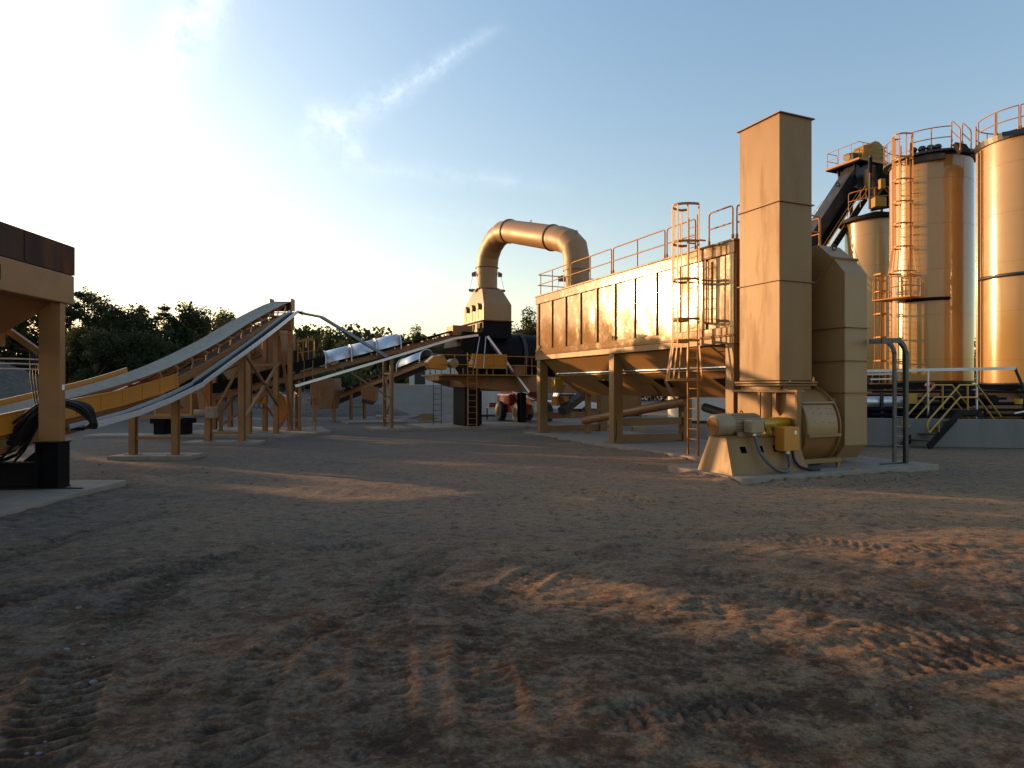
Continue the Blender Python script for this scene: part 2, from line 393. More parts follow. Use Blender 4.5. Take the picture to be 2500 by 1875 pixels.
rid = 1-np.abs(fbm(X*2.2+w1, Y*3.6+w1*1.5, 23, 4))*2.4
lump = np.clip(fbm(X*.5, Y*.5, 77, 2)+.12, 0, 1)
H += np.clip(rid, -1, 1)*(.008+.038*lump)
nr_ = np.clip((11-Y)/5, .25, 1)
H += fbm(X*6, Y*7.5, 31, 4, .62)*.022*nr_
H += np.clip(fbm(X*3.1, Y*4, 57, 4, .6)-.14, 0, 1)*.042*nr_
def track(px_pts, w=.27, bar=.125, depth=.034, ph=0.0, chev=1.2, crv=.5):
    """a tyre print along ground points read from the photograph; lugs press curved bars"""
    global H, PR
    P = [G(*p) for p in px_pts]; pts = []
    for i in range(len(P)-1):
        p0 = P[max(0, i-1)]; p1 = P[i]; p2 = P[i+1]; p3 = P[min(len(P)-1, i+2)]
        for k in range(14):
            t = k/14; pts.append(.5*((2*p1)+(p2-p0)*t+(2*p0-5*p1+4*p2-p3)*t*t+(3*p1-p0-3*p2+p3)*t**3))
    best = np.full(X.shape, 9.0); S = np.zeros(X.shape); LL = np.zeros(X.shape); acc = 0
    for a, b in zip(pts, pts[1:]):
        d = b-a; L = d.length
        if L < 1e-5: continue
        m = (np.abs(X-(a.x+b.x)/2) < L+w*2) & (np.abs(Y-(a.y+b.y)/2) < L+w*2)
        if not m.any(): acc += L; continue
        xx = X[m]-a.x; yy = Y[m]-a.y; t = np.clip((xx*d.x+yy*d.y)/L/L, 0, 1)
        dx = xx-t*d.x; dy = yy-t*d.y; dd = np.hypot(dx, dy); sg = np.sign(d.x*dy-d.y*dx)
        bb = best[m]; up = dd < bb; bb[up] = dd[up]; best[m] = bb
        q = S[m]; q[up] = (sg*dd)[up]; S[m] = q; q = LL[m]; q[up] = (acc+t*L)[up]; LL[m] = q; acc += L
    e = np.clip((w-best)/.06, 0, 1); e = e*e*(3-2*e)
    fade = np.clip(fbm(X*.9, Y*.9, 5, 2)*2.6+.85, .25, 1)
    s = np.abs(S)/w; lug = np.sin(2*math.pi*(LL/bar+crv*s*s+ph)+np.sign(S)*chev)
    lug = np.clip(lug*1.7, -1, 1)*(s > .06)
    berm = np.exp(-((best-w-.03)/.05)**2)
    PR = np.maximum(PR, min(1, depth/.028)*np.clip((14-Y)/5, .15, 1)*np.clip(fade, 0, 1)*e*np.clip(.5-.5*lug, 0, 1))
    H += fade*(e*(-.010+lug*depth*.5)+berm*.016)
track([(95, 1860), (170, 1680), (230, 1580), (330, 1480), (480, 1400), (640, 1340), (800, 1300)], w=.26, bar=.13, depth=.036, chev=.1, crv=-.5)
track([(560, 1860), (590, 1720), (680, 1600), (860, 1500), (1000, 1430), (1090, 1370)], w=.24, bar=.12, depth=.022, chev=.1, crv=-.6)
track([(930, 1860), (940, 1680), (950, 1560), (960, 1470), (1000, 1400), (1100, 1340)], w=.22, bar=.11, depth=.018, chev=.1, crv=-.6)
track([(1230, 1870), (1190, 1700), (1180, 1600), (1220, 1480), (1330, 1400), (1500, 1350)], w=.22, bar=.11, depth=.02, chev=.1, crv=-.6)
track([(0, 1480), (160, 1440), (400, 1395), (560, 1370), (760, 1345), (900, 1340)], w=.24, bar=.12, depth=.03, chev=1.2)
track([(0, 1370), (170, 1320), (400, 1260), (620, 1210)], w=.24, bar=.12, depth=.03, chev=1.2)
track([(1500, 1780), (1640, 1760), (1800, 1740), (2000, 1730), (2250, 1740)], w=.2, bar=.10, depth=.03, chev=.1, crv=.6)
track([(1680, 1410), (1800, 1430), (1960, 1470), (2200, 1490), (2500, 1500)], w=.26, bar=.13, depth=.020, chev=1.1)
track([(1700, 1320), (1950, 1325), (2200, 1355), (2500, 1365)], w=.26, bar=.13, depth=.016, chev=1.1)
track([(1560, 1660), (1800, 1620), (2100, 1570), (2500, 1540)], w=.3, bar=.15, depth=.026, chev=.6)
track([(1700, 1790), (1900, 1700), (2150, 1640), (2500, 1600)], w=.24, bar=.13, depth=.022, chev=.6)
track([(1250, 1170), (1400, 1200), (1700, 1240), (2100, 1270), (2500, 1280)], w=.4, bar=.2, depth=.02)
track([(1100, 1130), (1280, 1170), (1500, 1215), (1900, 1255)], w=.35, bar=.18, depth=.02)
ring_ = np.hypot(X-0, Y-20); far = np.clip((np.hypot(X, Y-15)-60)/200, 0, 1)
mach = np.clip((Y-13)/6, 0, 1)*np.clip((75-Y)/20, 0, 1); H = H*(1-.72*mach)-.02*mach
H[(np.hypot(X, Y) > 75)] *= .4
def bank(fr, a0, a1, b0, b1, amp=.09):
    """soil kicked up against the edge of a pad"""
    global H
    dx, dy = X-fr.o[0], Y-fr.o[1]; A = dx*fr.ax[0]+dy*fr.ax[1]; B = dx*fr.bx[0]+dy*fr.bx[1]
    ox = np.maximum(np.maximum(a0-A, A-a1), 0); oy = np.maximum(np.maximum(b0-B, B-b1), 0); dd = np.hypot(ox, oy)
    H += (dd > 0)*np.exp(-dd/.28)*amp*np.clip(fbm(X*1.6, Y*1.6, 91, 3)*1.6+.45, 0, 1)
bank(BF, -3.12, -.45, -2.62, 4.15, .13); bank(BF, -.40, 13.6, -.32, 4.3, .10); bank(Fr(0, 0, R(90)), 2, 14.7, -16, -8.5, .10)
V = np.stack([X.ravel(), Y.ravel(), H.ravel()], 1).astype(np.float32)
nx, ny = len(xs), len(ys); idx = np.arange(nx*ny).reshape(ny, nx)
Q = np.stack([idx[:-1, :-1], idx[:-1, 1:], idx[1:, 1:], idx[1:, :-1]], -1).reshape(-1, 4).astype(np.int32)
me = bpy.data.meshes.new('ground'); me.vertices.add(len(V)); me.vertices.foreach_set('co', V.ravel())
me.loops.add(Q.size); me.loops.foreach_set('vertex_index', Q.ravel()); me.polygons.add(len(Q))
me.polygons.foreach_set('loop_start', np.arange(0, Q.size, 4, dtype=np.int32)); me.polygons.foreach_set('loop_total', np.full(len(Q), 4, np.int32))
me.polygons.foreach_set('use_smooth', np.ones(len(Q), bool)); me.update(calc_edges=True); me.validate()
at = me.attributes.new('pressed_soil_shade', 'FLOAT', 'POINT'); at.data.foreach_set('value', PR.ravel().astype(np.float32))
def ground_mat():
    m = bpy.data.materials.new('compacted_dirt'); m.use_nodes = True; t = m.node_tree; b = t.nodes['Principled BSDF']; L = t.links.new
    g = t.nodes.new('ShaderNodeNewGeometry')
    def nz(sc, det=6, ro=.6, off=(0, 0, 0), st=(1, 1, 1)):
        mp = t.nodes.new('ShaderNodeMapping'); mp.inputs['Location'].default_value = off; mp.inputs['Scale'].default_value = st; L(g.outputs['Position'], mp.inputs[0])
        n = t.nodes.new('ShaderNodeTexNoise'); n.inputs['Scale'].default_value = sc; n.inputs['Detail'].default_value = det; n.inputs['Roughness'].default_value = ro
        L(mp.outputs[0], n.inputs[0]); return n.outputs[0]
    def rng(s, a, b_, c=0, d=1):
        r = t.nodes.new('ShaderNodeMapRange'); r.inputs[1].default_value = a; r.inputs[2].default_value = b_; r.inputs[3].default_value = c; r.inputs[4].default_value = d; L(s, r.inputs[0]); return r.outputs[0]
    def mix(f, a, b_):
        x = t.nodes.new('ShaderNodeMix'); x.data_type = 'RGBA'; L(f, x.inputs[0])
        for i, s in ((6, a), (7, b_)):
            if hasattr(s, 'links'): L(s, x.inputs[i])
            else: x.inputs[i].default_value = (*s, 1)
        return x.outputs[2]
    def mul(a, b_):
        x = t.nodes.new('ShaderNodeMath'); x.operation = 'MULTIPLY'; L(a, x.inputs[0])
        if hasattr(b_, 'links'): L(b_, x.inputs[1])
        else: x.inputs[1].default_value = b_
        return x.outputs[0]
    sp = t.nodes.new('ShaderNodeSeparateXYZ'); L(g.outputs['Position'], sp.inputs[0])
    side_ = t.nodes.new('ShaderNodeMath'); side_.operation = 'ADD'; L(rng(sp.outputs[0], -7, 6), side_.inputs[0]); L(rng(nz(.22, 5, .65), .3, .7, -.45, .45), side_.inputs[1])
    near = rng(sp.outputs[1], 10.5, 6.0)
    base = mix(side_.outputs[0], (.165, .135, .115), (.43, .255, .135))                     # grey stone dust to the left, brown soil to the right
    base = mix(mul(rng(nz(.9, 9, .72, (9, 3, 0), (1, 1.5, 1)), .47, .62), .8), base, (.27, .19, .125))
    base = mix(mul(rng(nz(3.2, 10, .78, (4, 8, 0), (1, 1.5, 1)), .50, .60), .75), base, (.31, .225, .155))
    base = mix(mul(rng(nz(2.1, 10, .78, (1, 7, 3), (1, 1.35, 1)), .47, .58), mul(near, .92)), base, (.095, .050, .026))
    base = mix(mul(rng(nz(7.5, 9, .8, (3, 1, 5), (1, 1.3, 1)), .51, .61), mul(near, .9)), base, (.16, .062, .018))
    base = mix(mul(rng(nz(5.0, 9, .78, (7, 2, 8), (1, 1.3, 1)), .51, .62), .75), base, (.05, .036, .028))
    grav = mul(rng(sp.outputs[1], 13, 30), rng(nz(.35, 5, .6, (2, 5, 0)), .35, .6, .4, 1))
    base = mix(grav, base, (.165, .135, .11))
    pa = t.nodes.new('ShaderNodeAttribute'); pa.attribute_name = 'pressed_soil_shade'
    base = mix(mul(pa.outputs['Fac'], .42), base, (.048, .036, .03))                       # damp pressed soil, plus shading of the lug troughs painted into the colour
    pe = rng(nz(30, 8, .8), .36, .64, .55, 1.4)
    x = t.nodes.new('ShaderNodeVectorMath'); x.operation = 'SCALE'; L(base, x.inputs[0]); L(pe, x.inputs[3]); L(x.outputs[0], b.inputs['Base Color'])
    b.inputs['Roughness'].default_value = .95; b.inputs['Specular IOR Level'].default_value = .2
    h = t.nodes.new('ShaderNodeMath'); h.operation = 'ADD'; L(nz(9, 10, .82, (0, 0, 0), (1, 1.25, 1)), h.inputs[0]); L(mul(nz(48, 6, .8), .5), h.inputs[1])
    bp = t.nodes.new('ShaderNodeBump'); bp.inputs['Distance'].default_value = .09; bp.inputs['Strength'].default_value = 1.0; L(h.outputs[0], bp.inputs['Height']); L(bp.outputs[0], b.inputs['Normal'])
    return m
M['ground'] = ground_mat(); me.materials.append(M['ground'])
go = bpy.data.objects.new('ground', me); COL.objects.link(go); go['kind'] = 'structure'

def slab(pts, z=.12, name='concrete_pad'):
    """pts: plan corners; a cast pad standing z above the dirt"""
    mb = MB(); n = len(pts); mb.prism([Vector((p[0], p[1], -.25)) for p in pts], (0, 0, .25+z))
    o = single(name, mb, 'concrete', None, None, loc=(pts[0][0], pts[0][1], 0), kind='structure', bevel=.012); return o
def frslab(fr, a0, a1, b0, b1, z=.12): return slab([fr.P(a0, b0, 0)[:2], fr.P(a0, b1, 0)[:2], fr.P(a1, b1, 0)[:2], fr.P(a1, b0, 0)[:2]], z)
slab([(-8.65, 14.7), (-16, 14.7), (-16, 2), (-8.4, 2), (-8.4, 9)], .12)       # under the bin
frslab(BF, -3.12, -.45, -2.62, 4.15, .15)                                       # blower
frslab(BF, -.40, 13.6, -.32, 4.3, .10)                                          # dust collector
slab([(-12.3, 19.9), (-9.85, 19.9), (-9.85, 21.0), (-12.3, 21.0)], .10)
slab([(-12.6, 24.9), (-9.6, 24.9), (-9.8, 26.1), (-12.6, 26.1)], .10)
slab([(-18.5, 28.2), (-14.6, 28.2), (-14.6, 29.6), (-18.5, 29.6)], .12)
slab([(-15.2, 28.6), (-9.9, 28.6), (-8.6, 31.2), (-10.0, 34.4), (-15.2, 34.4)], .11)
frslab(C2, -.95, .95, -1.15, 1.25, .12)
frslab(DF, -.5, 3.6, -3.3, 2.2, .12)
frslab(DF, -1.2, 3.6, 2.4, 9.5, .09)
slab([(-9.8, 39.2), (-6.4, 40.2), (-7.4, 42.2), (-10.8, 41.2)], .1)
# scattered stones in the dirt (loose rubble nobody would count)
rs = random.Random(3); mb = MB()
for i in range(1500):
    y = 3.6+(rs.random()**1.6)*16; x = (rs.random()*2-1)*y*.85; r = rs.uniform(.005, .02)*(1+1.2*rs.random()**6)*(1+y*.03)
    mb.ball((x, y, .0+r*.3-.01), r, 5, (1, rs.uniform(.6, 1), .6))
for i in range(70):
    p = BF.P(rs.uniform(-4.2, -3.1), rs.uniform(-2.5, 4.5), 0); mb.ball((p.x, p.y, .01), rs.uniform(.012, .05), 5, (1, .8, .6))
single('loose_stones', mb, 'stone', 'small grey stones and rubble lying loose on the dirt yard', 'stones', kind='stuff')

def mound(name, cx, cy, rx, ry, h, m, label, seed, cat='gravel pile', kind=None):
    mb = MB(); n = 40; q = 14; vs = []
    for i in range(q+1):
        r = i/q
        for j in range(n):
            an = 2*math.pi*j/n; k = 1+.16*math.sin(3*an+seed)+.08*math.sin(7*an+seed*2)
            z = h*max(0, 1-r)**.9*(1+.12*math.sin(an*5+r*9+seed))-.1*(r > .99)
            vs.append(Vector((cx+rx*r*k*math.cos(an), cy+ry*r*k*math.sin(an), z-.02)))
    mb.add(vs, [(i*n+j, i*n+(j+1) % n, (i+1)*n+(j+1) % n, (i+1)*n+j) for i in range(q) for j in range(n)], True)
    return single(name, mb, m, label, cat, loc=(cx, cy, 0), kind=kind)
mound('gravel_pile', -36, 43, 9, 7, 4.6, 'gravel', 'tall dusty grey gravel heap behind the bin post at the left', 1.3)
mound('gravel_pile', -13.5, 52, 5.0, 3.5, 1.9, 'gravel', 'low pale grey gravel heap seen under the lower inclined conveyor', 2.1)
mound('gravel_pile', -27, 47, 6, 5, 1.4, 'gravel', 'low grey gravel heap under the wide feed belt in front of the woods', 4.2)
mb = MB()                                                                        # raised far bench of gravel behind the yard
fr0 = Fr(0, 0, R(90)); pr = [(50, -.2), (58, .9), (70, 2.35), (88, 2.7), (150, 2.8), (190, .5)]
for (a, z), (c, z2) in zip(pr, pr[1:]): 
    mb.add([(-34, a, -.3), (-24, a, z), (-24, c, z2), (-34, c, -.3)], [(0, 1, 2, 3)]); mb.add([(-24, a, z), (2, a, z), (2, c, z2), (-24, c, z2)], [(0, 1, 2, 3)]); mb.add([(2, a, z), (14, a, -.3), (14, c, -.3), (2, c, z2)], [(0, 1, 2, 3)])
single('gravel_terrace', mb, 'gravel', None, None, kind='structure')

# ---------------------------------------------------------------- trees
def tree_mesh(seed, H_, kind):
    """one tree: trunk with limbs, and a crown of leaf clumps at the limb ends"""
    r = random.Random(seed); tr = MB(); cr = MB()
    lean = Vector((r.uniform(-.03, .03), r.uniform(-.03, .03), 1)); tp = [lean*z for z in (0, H_*.25, H_*.5, H_*.75, H_*.97)]
    rr = [H_*.020, H_*.016, H_*.012, H_*.007, H_*.002]
    tr.tube([Vector((0, 0, -.3))]+tp[1:], 0, 7, rs=rr)
    clumps = []
    if kind == 'pine':
        z = H_*r.uniform(.28, .4)
        while z < H_*.97:
            f = (z/H_-.25)/.75; reach = H_*.20*(1-f**1.7)*r.uniform(.55, 1.2)+.3
            for k in range(r.randint(2, 4)):
                an = r.uniform(0, 2*math.pi); p0 = lean*z; p1 = p0+Vector((math.cos(an)*reach, math.sin(an)*reach, reach*r.uniform(.05, .4)))
                tr.tube([p0, p0.lerp(p1, .5)+Vector((0, 0, -.05)), p1], 0, 4, rs=[H_*.004, H_*.003, .01])
                for q in (.5, .8, 1.0): clumps.append((p0.lerp(p1, q), reach*.30+.16, .5))
            z += H_*r.uniform(.035, .065)
        clumps.append((lean*H_, .35, 1.4))
    else:
        for k in range(26 if kind == 'broad' else 18):
            f = r.random(); z = H_*(.30+.62*f); sp = H_*(.22 if kind == 'broad' else .17)*math.sin(math.pi*min(1, .25+.72*f))**.7
            an = r.uniform(0, 2*math.pi); q = r.uniform(.45, 1.05); p1 = Vector((math.cos(an)*sp*q, math.sin(an)*sp*q, z+r.uniform(-.3, .4)))
            p0 = lean*(z*.72); tr.tube([p0, p0.lerp(p1, .5)+Vector((0, 0, .25)), p1], 0, 4, rs=[H_*.007, H_*.004, .015])
            clumps.append((p1, H_*r.uniform(.055, .10), .75))
            clumps.append((p0.lerp(p1, .62)+Vector((0, 0, .3)), H_*r.uniform(.04, .07), .75))
    for c, cr_, fl in clumps:
        n = int(60+170*cr_) if kind != 'pine' else int(40+90*cr_)
        for _ in range(n):
            d = Vector((r.gauss(0, 1), r.gauss(0, 1), r.gauss(0, 1)*fl)); d = d/max(.3, d.length)*cr_*(r.random()**.4)*1.15; p = c+d
            s = r.uniform(.05, .13)*(1.25 if kind != 'pine' else 1.0)*(H_/11)**.5
            a = Vector((r.gauss(0, 1), r.gauss(0, 1), r.gauss(0, .7))).normalized(); b_ = a.cross(Vector((r.gauss(0, 1), r.gauss(0, 1), r.gauss(0, 1)))).normalized()
            a = a*s; b_ = b_*s*(.45 if kind == 'pine' else .75)
            cr.add([p-a, p-a*.1-b_, p+a, p-a*.1+b_], [(0, 1, 2, 3)])
    return tr, cr
PROT = []
for i, (h_, kd) in enumerate(((11.5, 'pine'), (10.5, 'broad'), (12.0, 'pine'), (9.5, 'broad'), (10.5, 'sparse'), (9, 'pine'), (8.5, 'sparse'))):
    t_, c_ = tree_mesh(50+i*3, h_, kd)
    PROT.append((h_, kd, mesh_from('trunk', t_, M['bark']), mesh_from('crown', c_, M['leaf' if kd == 'pine' else 'leaf2'])))
def tree(name, k, x, y, h, rot, label, group=None, z=0):
    H0, kd, tm, cm = PROT[k]; o = thing(name, label, 'tree', (x, y, z), group); s = h/H0*(1.04 if kd == 'sparse' else 1.0)*(1.04 if kd == 'sparse' else 1.0)
    o.scale = (s, s, s); o.rotation_euler = (0, 0, rot)
    for nm, me_ in (('trunk', tm), ('crown', cm)):
        q = bpy.data.objects.new(nm, me_); COL.objects.link(q); q.parent = o
    return o
tr_ = random.Random(11)
# (photo x, photo y of the top, distance, prototype)
near = [(175, 745, 52, 2), (215, 706, 55, 2), (246, 716, 53, 1), (268, 752, 50, 5), (298, 748, 56, 3), (322, 742, 52, 1), (345, 752, 57, 0), (362, 765, 50, 3),
        (402, 747, 54, 0), (430, 778, 57, 5), (466, 748, 55, 6), (508, 770, 58, 4), (140, 720, 56, 0), (100, 735, 54, 1), (60, 725, 57, 2), (20, 730, 53, 3),
        (545, 778, 62, 4), (185, 790, 45, 3), (232, 800, 44, 1), (280, 805, 46, 3), (330, 800, 45, 3), (380, 812, 46, 1), (430, 830, 48, 3), (480, 846, 50, 3), (530, 850, 52, 1), (575, 845, 60, 3)]
LB = ['tall ragged pine at the left of the woods, its crown beside the bin', 'tallest pointed pine of the woods right of the bin', 'full broadleaf tree just right of the tallest pine',
      'short pine in the dip right of the tallest pine', 'rounded broadleaf treetop over the gap in the woods', 'broad leafy treetop in the middle of the dark woods', 'pointed pine right of the broad leafy treetop',
      'round leafy tree left of the tiered pine', 'tiered pine with level boughs standing clear against the sky', 'small dark pine between the tiered pine and the open-crowned tree', 'thin open-crowned tree with sky showing through, right of the tiered pine',
      'last open-crowned tree of the woods left of the belt', 'pine hidden behind the bin post', 'leafy tree behind the bin hopper', 'tall pine behind the bin hopper', 'leafy tree at the left edge behind the bin',
      'small airy treetop just above the rising belt'] + ['dark low tree at the edge of the woods, %s' % s for s in ('beside the bin post', 'below the tallest pine', 'below the gap in the treetops', 'below the broad leafy treetop', 'below the tiered pine', 'below the open-crowned tree', 'close above the rising belt', 'half hidden by the rising belt', 'behind the middle of the rising belt')]
for (px, py, d, k), lb in zip(near, LB):
    p = WP(px, py, d); tree('pine_tree' if PROT[k][1] == 'pine' else 'broadleaf_tree', k, p.x, p.y, p.z, tr_.uniform(0, 6.28), lb, 'trees at the edge of the woods')
far_ = [(730, 824, 95, 3), (765, 818, 100, 1), (800, 816, 98, 4), (832, 830, 90, 3), (862, 829, 105, 1), (896, 834, 95, 3), (925, 822, 88, 6), (960, 842, 100, 1), (1000, 830, 92, 3), (1022, 808, 80, 4), (1046, 826, 85, 1), (1078, 834, 90, 3),
        (1110, 826, 100, 1), (1282, 770, 62, 4), (1262, 806, 66, 3), (1302, 786, 60, 1), (552, 752, 90, 3)]
FL = ['rounded treetop on the far hill next to the screen box', 'broad treetop on the far hill left of the sloping tray', 'open treetop on the far hill above the metal handrail', 'low round tree on the far hill left of the first arched cover', 'treetop on the far hill behind the sloping tray', 'low treetop on the far hill above the arched covers',
      'airy tree on the far hill above the middle arched cover', 'low dark tree just behind the arched covers', 'round tree right of the arched covers', 'bushy tree standing highest behind the upper end of the inclined conveyor', 'leafy tree right of the highest bushy one behind the conveyor',
      'low tree behind the head of the inclined conveyor', 'small treetop left of the tan exhaust hood', 'open-branched tree between the round duct and the dust collector', 'small treetop low behind the black drum', 'leafy tree tucked against the far corner of the dust collector', 'small round treetop peeking over the feed belt']
for (px, py, d, k), lb in zip(far_, FL):
    p = WP(px, py, d); tree('broadleaf_tree', k, p.x, p.y, p.z, tr_.uniform(0, 6.28), lb, 'trees along the far hill')
# the same woods carry on past the left edge of the frame (they shade the yard)
for i in range(46):
    az = R(-41-1.2*i); d = 57+tr_.uniform(-5, 9); x, y = math.sin(az)*d, math.cos(az)*d
    ad = math.degrees(-az); lo, hi = (7.5, 8.6) if ad < 45.5 else (7.2, 8.2) if ad < 48 else (5.6, 6.4) if ad < 51 else (7.75, 8.15) if ad < 54.8 else (8.8, 10.4)
    hh = tr_.uniform(lo, hi)+(d-57)*.136
    tree('woodland_tree', tr_.choice((0, 1, 3, 2)), x, y, hh, tr_.uniform(0, 6.28), 'tree of the woods beyond the left edge of the yard', 'trees beyond the left edge')
# far wooded hills: a mass nobody could count
def woods(seed, segs, name, label, s0, n):
    r = random.Random(seed); mb = MB()
    for (x0, y0, z0), (x1, y1, z1) in segs:
        for i in range(int(n*2.2)):
            t = r.random(); cx = x0+(x1-x0)*t+r.gauss(0, 2); cy = y0+(y1-y0)*t+r.uniform(0, 14); top = z0+(z1-z0)*t
            hz = top*(r.random()**.55)*r.uniform(.8, 1.06); cr_ = r.uniform(.6, 1.7)
            for _ in range(34):
                d = Vector((r.gauss(0, 1), r.gauss(0, 1), r.gauss(0, .8))); d = d/max(.4, d.length)*cr_; p = Vector((cx, cy, hz-.5))+d
                a = Vector((r.gauss(0, 1), r.gauss(0, 1), r.gauss(0, 1))).normalized()*r.uniform(.5, 1)*s0; b_ = a.cross(Vector((r.gauss(0, 1), r.gauss(0, 1), r.gauss(0, 1)))).normalized()*s0*.6
                mb.add([p-a, p-b_, p+a, p+b_], [(0, 1, 2, 3)])
    return single(name, mb, 'leaf2', label, 'woods', kind='stuff')
woods(5, [((-55, 118, 14), (-30, 112, 12.3)), ((-30, 112, 12.3), (-8, 105, 10.2)), ((-8, 105, 10.2), (30, 100, 10)), ((30, 100, 10), (70, 90, 9))], 'far_woods', 'band of far woods closing the yard behind the conveyors', .42, 260)
woods(9, [((-52, 66, 5.5), (-38, 62, 5.6)), ((-38, 62, 5.4), (-18, 66, 4.0))], 'undergrowth', 'dark undergrowth filling the foot of the woods at the left', .36, 220)

# ---------------------------------------------------------------- bin at the left edge
LF = Fr(-9.3, 13.5, R(93.6)); LP = LF.P
t = thing('feed_bin', 'tall tan steel bin with a rusty brown top box, on a black skid at left', 'bin', LP(0, 0, .12))
mb = MB()
for b0 in (-3.42, .0): mb.box(LF, -9.5, .44, b0-.03, b0+.03, 4.565, 5.17)
for a0 in (-9.5, .40): mb.box(LF, a0, a0+.04, -3.385, -.035, 4.565, 5.165)
for a0 in (-1.15, -4.4, -7.6): mb.box(LF, a0, a0+.05, .03, .055, 4.6, 5.15)
part('rusty_top_box', mb, 'rust', t, label='brown rusty open box along the top of the bin')
mb = MB().box(LF, -9.6, .42, -.16, .035, 3.94, 4.55); mb.box(LF, -9.6, .42, -3.5, -3.3, 3.94, 4.55); mb.box(LF, .24, .40, -3.3, -.16, 3.96, 4.53)
part('side_beam', mb, 'frame', t, bevel=.02)
mb = MB()
for k in range(3):
    a0, a1 = -9.4+3.2*k, -6.3+3.2*k
    T = [LP(a0, -3.25, 3.95), LP(a1, -3.25, 3.95), LP(a1, -.2, 3.95), LP(a0, -.2, 3.95)]
    B = [LP(a0+.6, -2.3, 3.3), LP(a1-.22, -2.3, 3.3), LP(a1-.22, -1.05, 3.3), LP(a0+.6, -1.05, 3.3)]
    mb.add(T+B, [(0, 1, 5, 4), (1, 2, 6, 5), (2, 3, 7, 6), (3, 0, 4, 7)])
hp = part('hopper', mb, 'dull', t)
s = hp.modifiers.new('sheet', 'SOLIDIFY'); s.thickness = .012
mb = MB()
for k in range(3): mb.box(LF, -8.9+3.2*k, -6.45+3.2*k, -2.3, -1.05, 3.02, 3.3)
part('feeder_box', mb, 'dull', t, bevel=.01)
for a0 in (.0, -4.6):
    mb = MB().box(LF, a0, a0+.17, -.44, -.002, 1.075, 3.94); part('post', mb, 'frame', t, bevel=.012)
    mb = MB().ibeam(LP(a0+.085, -.21, .13), LP(a0+.085, -.21, 1.05), .38, .46, .03, side=U3*0+Vector((*LF.ax, 0)))
    mb.box(LF, a0-.13, a0+.30, -.47, .05, 1.052, 1.073); mb.box(LF, a0-.13, a0+.30, -.45, .03, .122, .142)
    part('footing', mb, 'black', t, label='black steel footing under the bin post')
for b0 in (-3.4,):
    part('post', MB().box(LF, .0, .17, b0, b0+.4, 1.075, 3.94), 'frame', t, bevel=.012)
part('skid_beam', MB().ibeam(LP(.08, -.45, .385), LP(.08, -6.5, .385), .3, .52, .03), 'black', t)
mb = MB().prism([LP(.08, -.45, .66), LP(.08, -.80, .66), LP(.08, -.45, .95)], U3*.02+Vector((0, .0, 0))); part('gusset', mb, 'black', t)
part('brace', MB().beam(LP(.08, -.44, 2.90), LP(.08, -1.15, 3.42), .12, .12), 'dull', t)
mb = MB()
for z in (2.78, 2.68, 2.57): mb.tube([LP(.15, -.45, z-.01), LP(.15, -1.0, z+.01), LP(.15, -5.5, z+.03)], .016, 6)
part('tie_rod', mb, 'alu', t)
part('warning_label', MB().box(LF, .05, .13, -.001, .004, 2.14, 2.25), 'label', t)
mb = MB().box(LF, -1.83, -1.77, .035, .038, 4.12, 4.40); part('letter_stroke', mb, 'rust', t, label='upright dark red stroke of lettering on the bin beam')
mb = MB()
for k in range(7): mb.tube([LP(.5, -.7-.09*k, 3.03), LP(.5, -.62-.05*k, 2.95), LP(.5, -.55-.06*k, 2.4), LP(.45, -.5-.05*k, 1.9), LP(.4, -.42-.05*k, 1.7)], .014, 5)
part('hanging_cable', mb, 'cable', t)

t = thing('cable_bundle', 'thick bundle of black cables sagging behind the bin post to the long tray', 'cables', LP(.4, -.8, 1.2))
mb = MB(); r = random.Random(5)
for k in range(34):
    d = r.uniform(-.2, .2); e = r.uniform(-.18, .14); f = r.uniform(.15, .62)
    pts = [LP(.35+d, -5.2, 1.62+e-f), LP(.35+d, -3.6, 1.42+e-f*1.2), LP(.4+d, -2.2, 1.28+e-f), LP(.45+d, -1.3, 1.38+e-f), LP(.5+d, -.7, 1.72+e*.6), LP(.55+d, -.3, 1.86+e*.4), LP(.75+d, .02+e*.3, 1.76+e*.3), LP(1.0+d*.4, .10, 1.45+e*.25), LP(1.3, -.10+d*.5, 1.30+e*.15), LP(1.75, -.45+d*.4, 1.26)]
    sm = []
    for i in range(len(pts)-1):
        p0 = pts[max(0, i-1)]; p1 = pts[i]; p2 = pts[i+1]; p3 = pts[min(len(pts)-1, i+2)]
        for q in range(4):
            u = q/4; sm.append(.5*((2*p1)+(p2-p0)*u+(2*p0-5*p1+4*p2-p3)*u*u+(3*p1-p0-3*p2+p3)*u**3))
    mb.tube(sm+[pts[-1]], .026, 6)
part('cable', mb, 'cable', t, kind='stuff')
single('ground_cable', MB().tube([LP(-.25, -1.2, .135), LP(-.2, -.3, .14), LP(-.1, .2, .135), LP(-.12, .5, .13), LP(-.3, .62, .04), LP(-.5, .66, .02)], .014, 6), 'cable', 'thin black cable lying on the pad in front of the black footing', 'cable', loc=LP(-.2, -.3, .12))

